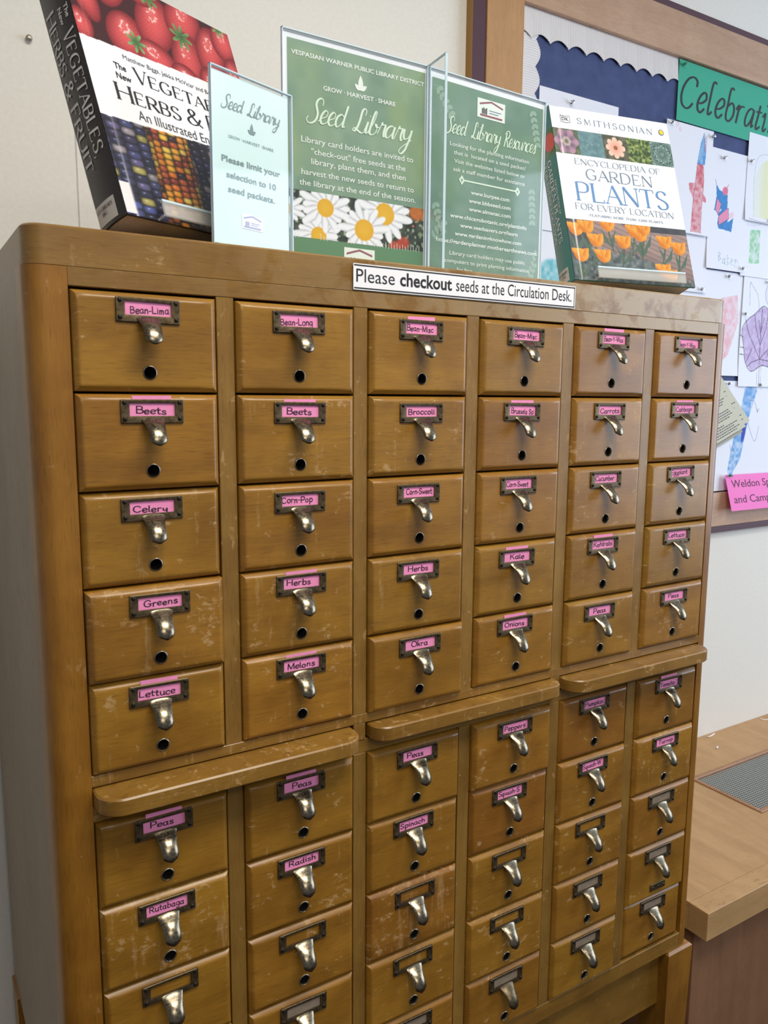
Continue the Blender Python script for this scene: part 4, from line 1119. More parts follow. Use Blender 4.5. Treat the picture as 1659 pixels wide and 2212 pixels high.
def let1(s):
    z = .0008; k = .001
    s.text('Matthew Biggs, Jekka McVicar and Bob', 53 * k, 193.4 * k, 5.6 * k, M_greyblack, z, width=134 * k)
    s.text('The', 36.8 * k, 177.4 * k, 7.2 * k, M_black, z, width=16 * k, bold=.02); s.text('New', 36.5 * k, 165.4 * k, 7.2 * k, M_black, z, width=20 * k, bold=.02)
    s.text('V', 62 * k, 168.8 * k, 18.4 * k, M_black, z, width=20 * k, mode='serif', thick=1.5, thin=.42)
    s.text('EGETABLES,', 82.5 * k, 168.8 * k, 15 * k, M_black, z, width=150 * k, mode='serif', thick=1.5, thin=.45)
    s.text('H', 29 * k, 138.4 * k, 20.6 * k, M_black, z, width=23.5 * k, mode='serif', thick=1.5, thin=.42)
    s.text('ERBS', 54.5 * k, 139.4 * k, 16 * k, M_black, z, width=65 * k, mode='serif', thick=1.5, thin=.45)
    s.text('&', 129 * k, 140.6 * k, 20 * k, M_black, z, width=24 * k, mode='serif', thick=1.3, thin=.45)
    s.text('F', 161 * k, 140.6 * k, 20 * k, M_black, z, width=15 * k, mode='serif', thick=1.5, thin=.42); s.text('RUIT', 178 * k, 141 * k, 16 * k, M_black, z, width=56 * k, mode='serif', thick=1.5, thin=.45)
    s.text('An Illustrated Encyclopedia', 52.5 * k, 121 * k, 11.6 * k, M_greyblack, z, width=170 * k)
    s.rect(0, .013, .002, .037, M_silver, .0007)


def let1s(s):
    k = .001; z = .0008
    s.text('The', 9.5 * k, 241.5 * k, 5.6 * k, M_silver, z, width=15 * k, spine=True, bold=.015); s.text('New', 19.4 * k, 241 * k, 5.6 * k, M_silver, z, width=19 * k, spine=True, bold=.015)
    s.text('V', 21 * k, 214.5 * k, 17.5 * k, M_silver, z, width=14 * k, spine=True, mode='serif', thick=1.6, thin=.5)
    s.text('EGETABLES,', 21 * k, 199.5 * k, 14.5 * k, M_silver, z, width=127 * k, spine=True, mode='serif', thick=1.6, thin=.5)
    s.text('H', 42.3 * k, 246 * k, 16.5 * k, M_silver, z, width=17 * k, spine=True, mode='serif', thick=1.6, thin=.5)
    s.text('ERBS', 42.3 * k, 227.5 * k, 13.5 * k, M_silver, z, width=51 * k, spine=True, mode='serif', thick=1.6, thin=.5)
    s.text('&', 42.3 * k, 168 * k, 16.5 * k, M_silver, z, width=19 * k, spine=True, mode='serif', thick=1.5, thin=.5)
    s.text('F', 42.3 * k, 140 * k, 16.5 * k, M_silver, z, width=14 * k, spine=True, mode='serif', thick=1.6, thin=.5); s.text('RUIT', 42.3 * k, 124 * k, 13.5 * k, M_silver, z, width=60 * k, spine=True, mode='serif', thick=1.6, thin=.5)
    spine_sticker(s, .011, .0455, .004, .027)


def spine_sticker(s, x0, x1, y0, y1):
    xs = np.linspace(x0, x1, 9)
    for a, b_ in zip(xs[:-1], xs[1:]): s.rect(a, b_, y0, y1, M_paper2, .0005)
    w = x1 - x0
    # spine seen from outside: left of the label is the back edge, so x runs mirrored
    v, f, _ = stroke_text('LD LIBRARY', 'serif', 1.6, .6); v = v - [v[:, 0].min(), 0, 0]; sc = w * .86 / v[:, 0].max()
    s.add(np.stack([x1 - .002 - v[:, 0] * sc, y1 - .0085 + v[:, 1] * .00042], 1), f, M_black, .0008)
    v, f, _ = stroke_text('BIG' if x1 > .042 else 'ENC', 'serif', 1.6, .6); v = v - [v[:, 0].min(), 0, 0]
    s.add(np.stack([x1 - .011 - v[:, 0] * .00042, y1 - .0145 + v[:, 1] * .0004], 1), f, M_black, .0008)


M_greyblack = mat('dark_grey_print', (70, 72, 78), 0.6)
M_paper2 = mat('sticker_paper', (206, 204, 198), 0.5)


def let2(s):
    k = .001; z = .0008
    # publisher mark: open book outline with two letters
    s.stroke([(18.5 * k, 285 * k), (27 * k, 283.6 * k), (36 * k, 285 * k), (36 * k, 273.4 * k), (28.6 * k, 272.6 * k), (27.2 * k, 271.4 * k), (25.8 * k, 272.6 * k), (18.5 * k, 273.4 * k), (18.5 * k, 285 * k)], .0007, M_greyblack, z, False)
    s.text('DK', 20.8 * k, 276 * k, 6 * k, M_greyblack, z, width=13 * k, bold=.01)
    s.text('SMITHSONIAN', 50 * k, 273.6 * k, 10.4 * k, M_bluegrey, z, width=150 * k, mode='serif', thick=1.1, thin=.4, track=1.3)
    a = [2 * math.pi * i / 24 for i in range(24)]
    s.poly([(219 * k + 5.8 * k * math.cos(t), 280.5 * k + 5.8 * k * math.sin(t)) for t in a], M_bluegrey, z); s.poly([(219 * k + 4.2 * k * math.cos(t), 280.5 * k + 4.2 * k * math.sin(t)) for t in a], M_yellow, z + .0002)
    sf = dict(mode='serif', thick=1.0, thin=.36)
    s.text('ENCYCLOPEDIA OF', 33 * k, 200 * k, 10.2 * k, M_bluegrey, z, width=169 * k, **sf)
    s.text('GARDEN', 51 * k, 174.6 * k, 18.8 * k, M_bluegrey, z, width=131 * k, **sf)
    s.text('PLANTS', 26 * k, 136 * k, 32.5 * k, M_blue, z, width=182 * k, mode='serif', thick=1.25, thin=.36)
    s.text('FOR EVERY LOCATION', 21 * k, 120.8 * k, 10.6 * k, M_bluegrey, z, width=194 * k, **sf)
    s.text('FEATURING MORE THAN 3,000 PLANTS', 46 * k, 110 * k, 3.9 * k, M_bluegrey, z, width=144 * k, mode='serif', thick=1.5, thin=.8)


M_yellow = mat('yellow_print', (226, 206, 40), 0.6)


def let2s(s):
    k = .001; z = .0006; sf = dict(mode='serif', thick=1.4, thin=.55, spine=True)
    s.text('GARDEN PLANTS', 22 * k, 212 * k, 9.4 * k, M_white, z, width=142 * k, **sf)
    s.text('FOR EVERY LOCATION', 33.5 * k, 209 * k, 7.6 * k, M_white, z, width=136 * k, **sf)
    s.text('ENCYCLOPEDIA OF', 10.6 * k, 174 * k, 3.6 * k, M_white, z, width=60 * k, **sf)
    spine_sticker(s, .010, .0395, .004, .026)


M_blackboard = mat('black_cover_board', (34, 28, 28), 0.4)
M_tealboard = mat('teal_cover_board', (18, 118, 112), 0.4)
B1 = ((.0652, .0224, 1.7831), .4114, .3455); B2 = ((.7601, .0749, 1.7796), -.1906, .3181)
make_book(*B1, .25, .3027, .046, book1_cover, speckle_black, M_blackboard, 'large black-spined hardcover book with strawberries and corn on its cover', let1, let1s, .0009)
make_book(*B2, .235, .300, .040, book2_cover, teal_spine, M_tealboard, 'white hardcover book with teal spine and orange tulips on its cover', let2, let2s, .0009)
make_easel(*B1, .046, .040, .212, .0076, 'clear acrylic easel under the strawberry and corn book')
make_easel(*B2, .040, .036, .206, .0070, 'clear acrylic easel under the white tulip book')


# ------------------------------------------------------------------ acrylic sign holders
def leaf_mark(s, cx, cy, h, m, z):
    def leaf(an, l, w):
        pts = [(0, 0)] + [(l * t, w * math.sin(math.pi * t ** .8)) for t in np.linspace(.1, .9, 7)] + [(l, 0)] + [(l * t, -w * math.sin(math.pi * t ** .8)) for t in np.linspace(.9, .1, 7)]
        c, sn = math.cos(an), math.sin(an); return [(cx + x * c - y * sn, cy + x * sn + y * c) for x, y in pts]
    s.poly(leaf(math.pi / 2, h, h * .2), m, z); s.poly(leaf(math.pi * .80, h * .62, h * .16), m, z + 1e-5); s.poly(leaf(math.pi * .20, h * .62, h * .16), m, z + 2e-5)


def house_logo(s, x0, x1, y0, y1, z, m_bg, m_roof, m_bar, full=True):
    w, h = x1 - x0, y1 - y0
    s.rect(x0, x1, y0, y1, m_bg, z)
    s.stroke([(x0 + w * .08, y0 + h * .70), (x0 + w * .14, y0 + h * .74), (x0 + w * .5, y0 + h * .92), (x0 + w * .86, y0 + h * .74), (x0 + w * .92, y0 + h * .70)], h * .09, m_roof, z + .0002, False)
    s.rect(x0 + w * .1, x0 + w * .9, y0 + h * .10, y0 + h * .2, m_bar, z + .0002)
    for i in range(4): s.rect(x0 + w * (.16 + i * .05), x0 + w * (.195 + i * .05), y0 + h * .22, y0 + h * (.5 + .05 * (i % 2)), m_bar if not full else M_black, z + .0002)
    for i in range(2): s.rect(x0 + w * .42, x0 + w * (.86 - .1 * i), y0 + h * (.44 - .13 * i), y0 + h * (.48 - .13 * i), M_bluegrey if full else m_bar, z + .0002)


M_mauve = mat('mauve_print', (158, 98, 106), 0.6)
M_cream = mat('cream_print', (242, 246, 236), 0.6)
M_mint = mat('pale_green_print', (230, 244, 220), 0.6)
M_softleaf = mat('soft_leaf_print', (158, 182, 162), 0.6)
M_greenband = mat('green_band_print', (104, 144, 106), 0.6)  # band lightened by the same painted acrylic haze


def acrylic_panel(parent, M, w, h, name='acrylic_panel', z0=-.0012, z1=.0028, edge=True):
    b = MB(); b.box(0, w, 0, h, .0016, z1); b.obj(name, M_acr, parent, matrix=M)
    b = MB()
    for x in (0, w - .0012): b.box(x, x + .0012, 0, h, z0, z1 + .0002)
    b.box(0, w, h - .0012, h, z0, z1 + .0002); b.obj('panel_edge', M_acredge, parent, matrix=M)


# medium poster and resources poster in one three-winged holder
tri = empty('sign_holder', (0.4935, .1, TOPZ)); tag(tri, 'three-winged clear acrylic holder with two dark green seed library posters', 'sign holder', 'acrylic sign holders on the cabinet top')
M1 = Matrix.Translation((.2775 - .4935, 0, 0)) @ frame_mat((0, 0, 0), (1, 0, 0), (0, 0, 1))
s = Sheet(); k = .001
s.rect(0, .216, 0, .279, M_paper, -.0002); s.picture(.008, .2135, .003, .2715, green_mottle(40), .0016, M_print, .0002)
z = .0006
s.text('VESPASIAN WARNER PUBLIC LIBRARY DISTRICT', 13 * k, 253.8 * k, 5 * k, M_cream, z, width=198.5 * k, bold=.02)
leaf_mark(s, .112, .2295, .0185, M_cream, z)
s.text('GROW', 57.5 * k, 219.4 * k, 5.2 * k, M_cream, z, width=27 * k, bold=.02); s.text('HARVEST', 92 * k, 219.6 * k, 5.2 * k, M_cream, z, width=40 * k, bold=.02); s.text('SHARE', 138.5 * k, 219.9 * k, 5.2 * k, M_cream, z, width=27 * k, bold=.02)
for x in (88, 135): s.poly([(x * k + .0007 * math.cos(t), .222 + .0007 * math.sin(t)) for t in np.linspace(0, 5.5, 8)], M_cream, z)
s.text('Seed', 33 * k, 178.6 * k, 27 * k, M_mint, z, width=62 * k, mode='script', thick=1.25, thin=.5, slant=.3, track=.95)
s.text('Library', 99 * k, 178 * k, 27 * k, M_mint, z, width=95 * k, mode='script', thick=1.25, thin=.5, slant=.3, track=.95)
for t, x0, x1, y in (('Library card holders are invited to', 26, 195, 153), ('"check-out" free seeds at the', 40, 182.5, 140), ('library, plant them, and then', 40, 183, 128), ('harvest the new seeds to return to', 26, 196.5, 114.2), ('the library at the end of the season.', 23, 199.5, 101.2)):
    s.text(t, x0 * k, y * k, 7 * k, M_cream, z, width=(x1 - x0) * k, bold=.008)
s.picture(.0085, .2132, .0375, .0947, daisy_photo, .0009, M_print, .0005)
s.rect(.0085, .2132, .003, .0375, M_greenband, .0004)
for i in range(44): s.rect(.012 + i * .0045, .0126 + i * .0045, .036, .044 if i % 2 else .042, M_cream, .0009) if i > 26 or i % 9 < 3 else None
house_logo(s, .0873, .1342, .004, .0313, .0008, M_cream, M_mauve, M_mauve)
o = s.obj('poster', tri, M1); o['label'] = 'green poster with daisies'
acrylic_panel(tri, M1, .216, .281)
ANG = .055
M2 = frame_mat((.0035, 0, 0), (math.cos(ANG), math.sin(ANG), 0), (0, 0, 1))
s = Sheet(); W2 = .224
s.rect(0, W2, 0, .279, M_paper, -.0002); s.picture(.006, W2 - .004, .003, .270, green_mottle(50, (134, 160, 140), (122, 152, 112), (112, 142, 122)), .0018, M_print, .0002)
z = .0006; q = W2 / .232
for cx, cy, an, n in ((18, 258, -.9, 5), (205, 262, -1.3, 6), (14, 105, -1.2, 5), (208, 150, -1.5, 6), (210, 22, 1.2, 5), (12, 60, .9, 4)):
    for i in range(n):
        t = i * 9.0; px, py = cx + t * math.cos(an), cy + t * math.sin(an)
        for sd in (-1, 1):
            aa = an + sd * .9; px2, py2 = px + 8 * math.cos(aa), py + 8 * math.sin(aa)
            a_ = [(px + (px2 - px) * (.5 + .62 * math.cos(t_)) - 3.2 * math.sin(t_) * math.sin(aa), py + (py2 - py) * (.5 + .62 * math.cos(t_)) + 3.2 * math.sin(t_) * math.cos(aa)) for t_ in np.linspace(0, 2 * math.pi, 12, endpoint=False)]
            if all(6.5 < p[0] * q < W2 * 1000 - 5 and 4 < p[1] < 268 for p in a_): s.poly([(p[0] * q * k, p[1] * k) for p in a_], M_softleaf, .0004 + .0001 * (sd > 0))
house_logo(s, .091 * q, .1465 * q, .2345, .2605, .0006, M_cream, M_mauve, M_mauve)
s.text('Seed', 30 * k * q, 203.5 * k, 20 * k, M_mint, z, width=44 * k * q, mode='script', thick=1.3, thin=.55, slant=.3, track=.95)
s.text('Library', 79 * k * q, 203.5 * k, 20 * k, M_mint, z, width=61 * k * q, mode='script', thick=1.3, thin=.55, slant=.3, track=.95)
s.text('Resources', 145 * k * q, 203.5 * k, 20 * k, M_mint, z, width=69 * k * q, mode='script', thick=1.3, thin=.55, slant=.3, track=.95)
for t, x0, x1, y, bd in (('Looking for the planting information', 40, 200, 187, .006), ('that is  located on a seed packet?', 47.5, 193, 176.3, .006), ('Visit the websites listed below or', 48.5, 192.3, 165, .006), ('ask a staff member for assistance', 47, 192.3, 153.8, .006),
                         ('www.burpee.com', 81.7, 160.5, 126.6, .02), ('www.bbbseed.com', 78, 163.5, 115, .02), ('www.almanac.com', 78.3, 164, 103.4, .02), ('www.chicagobotanic.org/plantinfo', 42.4, 199, 90.5, .02), ('www.seedsavers.org/learn', 61.8, 180, 78.8, .02),
                         ('www.gardeningknowhow.com', 52, 189, 66.6, .02), ('https://gardenplanner.motherearthnews.com', 17, 222.5, 55, .02), ('Library card holders may use public', 42.5, 197.6, 39, .006), ('computers to print planting information', 33.4, 207.8, 28, .006), ('for free.', 57, 90, 17, .006)):
    s.text(t, x0 * k * q, y * k, 5.4 * k, M_cream, z, width=(x1 - x0) * k * q, bold=bd)
s.rect(63.7 * k * q, 177 * k * q, .1425, .1447, M_mint, z)
for x in (63.7, 177):
    d_ = 5.6 * k; s.poly([(x * k * q - d_, .1436), (x * k * q, .1436 - d_ * 1.2), (x * k * q + d_, .1436), (x * k * q, .1436 + d_ * 1.2)], M_mint, z + .0001)
    d_ = 2.4 * k; s.poly([(x * k * q - d_, .1436), (x * k * q, .1436 - d_ * 1.2), (x * k * q + d_, .1436), (x * k * q, .1436 + d_ * 1.2)], M_softleaf, z + .0003)
o = s.obj('poster', tri, M2); o['label'] = 'green poster listing seed websites'
acrylic_panel(tri, M2, W2, .281)
# empty fin toward the viewer
Mf = frame_mat((.0012, -.0035, 0), (-.1, -1, 0), (0, 0, 1))
b = MB(); b.box(0, .047, 0, .281, -.0016, .0016); b.obj('empty_wing', M_acr, tri, matrix=Mf)
b = MB(); b.box(.0462, .047, 0, .281, -.0018, .0018); b.box(0, .047, .2802, .281, -.0018, .0018); b.obj('wing_edge', M_acredge, tri, matrix=Mf)

# small notice
sm = empty('sign_holder', (.156, .02, TOPZ)); tag(sm, 'small clear acrylic stand with haze-paled mint notice limiting selection to ten packets', 'sign holder', 'acrylic sign holders on the cabinet top')
dv = Vector((.115, .04, 0)).normalized(); M3 = frame_mat((0, 0, 0), dv, (0, 0, 1))
s = Sheet(); s.picture(.0035, .1165, .004, .184, lambda X, Y: blend((218, 242, 232), (234, 248, 248), np.clip(Y / 180, 0, 1) * .6 + .4 * vnoise(X, Y, 50, 71)), .003, M_print, 0)  # glare haze of the acrylic is put into the pale paper colour
z = .0004
s.text('Seed', 15.5 * k, 148.6 * k, 13.5 * k, M_greytxt, z, width=34 * k, mode='script', thick=1.2, thin=.5, slant=.3, track=.95)
s.text('Library', 52.5 * k, 148.6 * k, 13.5 * k, M_greytxt, z, width=51.5 * k, mode='script', thick=1.2, thin=.5, slant=.3, track=.95)
leaf_mark(s, .0595, .1295, .0118, M_greytxt, z)
s.text('GROW', 25.2 * k, 118.4 * k, 3.2 * k, M_greytxt, z, width=17 * k); s.text('HARVEST', 46.5 * k, 118.4 * k, 3.2 * k, M_greytxt, z, width=25 * k); s.text('SHARE', 75.5 * k, 118.4 * k, 3.2 * k, M_greytxt, z, width=17 * k)
for x in (44.3, 73.4): s.rect((x - .4) * k, (x + .4) * k, .1196, .1204, M_greytxt, z)
for t, x0, x1, y in (('Please limit your', 15, 103, 92.2), ('selection to 10', 21.4, 96, 76.2), ('seed packets.', 23.4, 93.8, 61)):
    s.text(t, x0 * k, y * k, 6.4 * k, M_greytxt, z, width=(x1 - x0) * k, bold=.02)
house_logo(s, .0425, .0742, .025, .0412, .0004, M_white, M_mintlogo, M_mintlogo, False)
o = s.obj('notice', sm, M3); o['label'] = 'haze-paled mint notice'
acrylic_panel(sm, M3, .1215, .188)
b = MB(); b.box(0, .1215, 0, .188, -.003, -.0014); b.obj('back_panel', M_acr, sm, matrix=M3)
b = MB(); b.box(.0, .1215, 0, .003, -.026, -.003); b.obj('foot', M_acr, sm, matrix=M3)

# ------------------------------------------------------------------ bulletin board
BX0, BX1, BZ0, BZ1 = .937, 3.35, 1.213, 2.571
FY = .578; BY = .592
bd = empty('bulletin_board', (BX0, WALL_Y, BZ0)); tag(bd, 'large oak framed bulletin board with navy backing and maroon outer trim', 'bulletin board')
T_ = Matrix.Translation((-BX0, -WALL_Y, -BZ0))


def bpart(name, boxes, m, bev=.001):
    b = MB()
    for x in boxes: b.box(*x, b=bev)
    b.v = [tuple(T_ @ Vector(p)) for p in b.v]; o = b.obj(name, m, bd); return o


bpart('backing_sheet', [(BX0 + .02, BX1 - .02, BY, WALL_Y - .001, BZ0 + .02, BZ1 - .02)], M_navy, 0)
bpart('side_edge', [(BX0 - .0008, BX0, FY + .001, WALL_Y, BZ0, BZ1)], M_mustard, 0)
bpart('outer_trim', [(BX0, BX0 + .036, FY + .002, WALL_Y, BZ0, BZ1)], M_maroon); bpart('outer_trim', [(BX0, BX1, FY + .002, WALL_Y, BZ1 - .016, BZ1)], M_maroon)
bpart('outer_trim', [(BX0, BX1, FY + .002, WALL_Y, BZ0, BZ0 + .019)], M_maroon)
bpart('outer_trim', [(BX1 - .036, BX1, FY + .002, WALL_Y, BZ0, BZ1)], M_maroon)
bpart('frame_upright', [(BX0 + .038, 1.078, FY, WALL_Y, BZ0 + .019, BZ1 - .016)], M_oakv); bpart('frame_upright', [(BX1 - .14, BX1 - .038, FY, WALL_Y, BZ0 + .019, BZ1 - .016)], M_oakv)
bpart('frame_rail', [(1.078, BX1 - .14, FY, WALL_Y, 2.453, BZ1 - .016)], M_oakh); bpart('frame_rail', [(1.078, BX1 - .14, FY, WALL_Y, BZ0 + .019, 1.331)], M_oakh)


def corrugated(name, horizontal, a0, a1, base, tip0, period, amp, parent):
    V = []; F = []; n = int((a1 - a0) / .0012)
    for i in range(n + 1):
        a = a0 + (a1 - a0) * i / n; ph = (a - a0) / period
        edge = tip0 + amp * abs(math.cos(math.pi * ph)) ** .8 if horizontal else tip0 + amp * abs(math.cos(math.pi * ph))
        y = BY - .0022 + .0009 * math.sin(2 * math.pi * a / .0052)
        for t in (0, 1):
            c = base + (edge - base) * t
            yy = y - (.004 * t if horizontal else .002 * t)
            V.append((a, yy, c) if horizontal else (c, yy, a))
    F = [(2 * i, 2 * i + 1, 2 * i + 3, 2 * i + 2) for i in range(n)]
    k = len(V); V += [(x, y + .0004, z_) for x, y, z_ in V]; F += [tuple(k + j for j in f_[::-1]) for f_ in F]
    V = [tuple(T_ @ Vector(p)) for p in V]
    return mesh_obj(name, V, F, M_corr, parent, smooth=True)


M_corr = mat('corrugated_border', (232, 230, 232), .8)
corrugated('border_strip', True, 1.0781, 1.5995, 2.4525, 2.3865, .0567, .0135, bd)
corrugated('border_strip', True, 2.4, 3.2, 2.4525, 2.3865, .0567, .0135, bd)
corrugated('border_strip', False, 1.34, 2.405, 1.0785, 1.122, .0567, .014, bd)
for nm in ('wavy white corrugated border',): [c.__setitem__('label', nm) for c in bd.children if c.name.startswith('border_strip')]


# drawings pinned to the board: each a curled sheet of paper with its own picture
def paper(x0, x1, z0, z1, y, fn, label, name='drawing', cat='drawing', step=.0016, group='childrens drawings on the bulletin board', tilt=0.0, curl=.004, extra=None, base=None):
    w, h = x1 - x0, z1 - z0; s = Sheet()
    cf = lambda X, Y: curl * (np.clip(1 - Y / (h * .35), 0, 1) ** 2)
    s.picture(0, w, 0, h, fn, step, M_print, 0, cf)
    if extra: extra(s)
    o = s.obj(name, None, frame_mat((x0, y, z0), (math.cos(tilt), 0, math.sin(tilt)), (-math.sin(tilt), 0, math.cos(tilt))))
    md = o.modifiers.new('thickness', 'SOLIDIFY'); md.thickness = .0004; md.offset = -1
    tag(o, label, cat, group); return o


def d_blank(X, Y): return paper_base(X, Y)


def d_red(X, Y):
    im = paper_base(X, Y)      # local mm from x 1.565, z 2.032
    body = inpoly(X, Y, [(112, 5), (152, 5), (158, 145), (152, 178), (128, 182), (120, 110)])
    im = lay(im, body * .35, (232, 150, 156)); im = scribble(im, X, Y, body, (206, 74, 88), .05, 3.2, 81, .75)
    im = scribble(im, X, Y, inpoly(X, Y, [(126, 140), (158, 140), (154, 180), (128, 182)]), (204, 62, 80), .8, 2.6, 82, .8)
    for pl in ([(120, 130), (98, 128), (100, 112), (118, 92)], [(156, 108), (170, 98), (172, 86), (158, 88)], [(28, 60), (64, 40), (60, 20), (26, 10)]):
        m = inpoly(X, Y, pl); im = lay(im, m * .4, (232, 140, 150)); im = scribble(im, X, Y, m, (204, 70, 86), .5, 2.6, 83, .8)
    head = inpoly(X, Y, [(126, 178), (158, 180), (160, 214), (148, 262), (136, 232)])
    im = lay(im, head * .6, (110, 176, 226)); im = scribble(im, X, Y, head, (52, 132, 204), .15, 2.6, 84, .9)
    for i in range(5): im = line(im, X, Y, [(156 + 3 * math.cos(t), 250 - i * 8 + 4 * math.sin(t)) for t in np.linspace(0, 6.3, 10)], 1.2, (206, 84, 96))
    im = line(im, X, Y, [(112, 5), (120, 110), (128, 182)], 1.4, (200, 62, 80)); im = line(im, X, Y, [(152, 5), (158, 145)], 1.4, (200, 62, 80))
    im = line(im, X, Y, [(38, 252), (38, 268), (46, 266), (40, 258)], 1.4, (226, 150, 158)); im = line(im, X, Y, [(52 + 4 * math.cos(t), 252 + 4 * math.sin(t)) for t in np.linspace(0, 6.3, 10)], 1.2, (226, 150, 158))
    return im


def d_alien(X, Y):
    im = paper_base(X, Y)      # local mm from x 1.75, z 1.952
    blue = inpoly(X, Y, [(26, 222), (40, 208), (77, 200), (80, 160), (84, 128), (108, 142), (103, 104), (90, 106), (46, 108), (40, 120), (44, 148), (56, 160), (23, 152), (30, 190)])
    im = lay(im, blue, (22, 122, 196)); im = scribble(im, X, Y, blue, (64, 152, 216), .9, 4.5, 91, .5)
    for pl in ([(34, 186), (52, 172), (42, 142), (28, 156)], [(44, 140), (72, 160), (84, 166), (88, 138), (46, 116)]):
        m = inpoly(X, Y, pl); im = lay(im, m, (232, 142, 178)); im = line(im, X, Y, pl + pl[:1], 1.3, (52, 60, 130))
    im = lay(im, ell(X, Y, 66, 208, 12, 11, .2)[0], (228, 116, 150)); im = line(im, X, Y, [(72, 216), (78, 226)], 2, (214, 96, 130))
    im = lay(im, ell(X, Y, 98, 148, 12, 7, .6, .8)[0] * .4, (238, 160, 190))
    im = line(im, X, Y, [(26, 222), (20, 232)], 1.4, (40, 90, 170)); im = lay(im, ell(X, Y, 36, 114, 4, 6, .4)[0], (236, 240, 246))
    # written name in teal pencil
    c = (70, 128, 150)
    for st in ([(51, 46), (53, 22)], [(51, 46), (60, 42), (54, 35), (62, 30), (53, 22)], [(78, 30), (70, 28), (70, 18), (80, 20), (80, 32), (80, 14)], [(90, 42), (91, 14)], [(98, 34), (88, 30)], [(91, 26), (100, 18)], [(106, 26), (116, 27), (110, 33), (106, 22), (114, 16)], [(124, 12), (126, 34)], [(126, 30), (134, 32), (138, 24)]):
        im = line(im, X, Y, st, 1.1, c, .9)
    return im


def d_yellow(X, Y):
    im = paper_base(X, Y)
    m = ((X > 36) & (Y > 12) & (Y < 175)).astype(float) * np.clip((ell(X, Y, 130, 95, 96, 84, 0, .02)[0] + (Y < 100)), 0, 1)
    im = lay(im, m * .6, (232, 236, 214)); im = lay(im, m * np.clip((X - 62) / 20, 0, 1) * .8, (232, 234, 184))
    im = line(im, X, Y, [(40, 12), (38, 60), (34, 110), (40, 160), (58, 180), (90, 186)], 1.3, (170, 172, 184), .8, True)
    return line(im, X, Y, [(18, 6), (60, 2), (200, 4)], 1.6, (140, 140, 150), .8)


def d_greenscrib(X, Y):
    im = paper_base(X, Y)
    m = inpoly(X, Y, [(38, 128), (84, 132), (88, 40), (40, 36)]); im = lay(im, m * .3, (190, 228, 196)); im = scribble(im, X, Y, m, (120, 200, 136), .05, 3, 95, .8)
    im = line(im, X, Y, [(24, 150), (22, 140), (60, 140), (90, 150)], 1.0, (200, 200, 208)); im = line(im, X, Y, [(52 + 9 * math.cos(t), 150 + 9 * math.sin(t)) for t in np.linspace(0, 6.3, 14)], .9, (206, 206, 214)); return im


def d_leaf(X, Y):
    im = paper_base(X, Y)      # local mm from x 1.928, z 1.636
    out = [(6, 160), (30, 190), (60, 206), (96, 230), (120, 226), (150, 200), (200, 160), (190, 90), (150, 60), (110, 62), (60, 44), (30, 70), (20, 110)]
    m = inpoly(X, Y, out); im = lay(im, m * .45, (190, 160, 210)); im = scribble(im, X, Y, m, (150, 104, 178), .5, 5.5, 97, .45)
    for st in (out + out[:1], [(98, 0), (98, 80), (96, 150), (96, 222)], [(98, 80), (40, 150), (20, 190)], [(98, 80), (150, 120), (190, 150)], [(97, 120), (70, 170), (62, 205)], [(97, 120), (120, 170), (126, 220)], [(98, 80), (60, 70), (40, 56)], [(98, 80), (140, 76), (170, 80)],
               [(20, 110), (4, 112)], [(24, 90), (2, 92)], [(14, 140), (-2, 146)], [(60, 110), (34, 70)], [(130, 105), (160, 66)], [(96, 150), (84, 190)], [(96, 160), (108, 200)]):
        im = line(im, X, Y, st, 2.4, (70, 48, 92), .9, len(st) > 4)
    im = line(im, X, Y, [(108, 64), (106, 10), (112, 2)], 1.2, (150, 130, 160)); im = line(im, X, Y, [(90, 70), (88, 6)], 1.2, (150, 130, 160))
    h = [(138 + 32 * math.cos(t), 268 + 36 * math.sin(t)) for t in np.linspace(0, 6.3, 24)]
    im = lay(im, ell(X, Y, 138, 268, 32, 36)[0] * .25, (206, 190, 222)); im = line(im, X, Y, h, 1.6, (140, 116, 160)); im = line(im, X, Y, [(132, 282), (131, 268)], 2.6, (110, 70, 150)); im = line(im, X, Y, [(148, 284), (148, 270)], 2.6, (110, 70, 150))
    im = line(im, X, Y, [(134 + 7 * math.cos(t), 248 + 9 * math.sin(t)) for t in np.linspace(0, 6.3, 14)], 1.3, (150, 126, 168)); im = line(im, X, Y, [(34, 230), (30, 296), (70, 262), (84, 214)], 1.3, (130, 120, 150)); return im


def d_pink(X, Y):
    im = paper_base(X, Y)      # local mm from x 1.64, z 1.665
    m = inpoly(X, Y, [(196, 214), (268, 226), (278, 150), (240, 60), (214, 40), (206, 120)]); im = lay(im, m * .2, (242, 180, 186)); return scribble(im, X, Y, m, (232, 128, 140), .6, 6, 99, .55)


def d_blue(X, Y):
    im = paper_base(X, Y)      # local mm from x 1.72, z 1.335
    for pl, an in (([(250, 296), (296, 320), (310, 290), (270, 190), (230, 200)], .5), ([(222, 200), (276, 200), (250, 90), (196, 24), (192, 60)], .7)):
        m = inpoly(X, Y, pl); im = lay(im, m * .25, (160, 200, 240)); im = scribble(im, X, Y, m, (52, 138, 214), an, 4.4, 101, .85)
    im = lay(im, ell(X, Y, 258, 172, 9, 34, -.15, .2)[0], (30, 50, 176))
    for st in ([(276, 262), (300, 258), (318, 226), (316, 238)], [(318, 226), (326, 236)], [(268, 214), (290, 170), (316, 140), (330, 184)], [(198, 132), (206, 104)]): im = line(im, X, Y, st, 1.4, (60, 84, 140), .9, len(st) > 3)
    return im


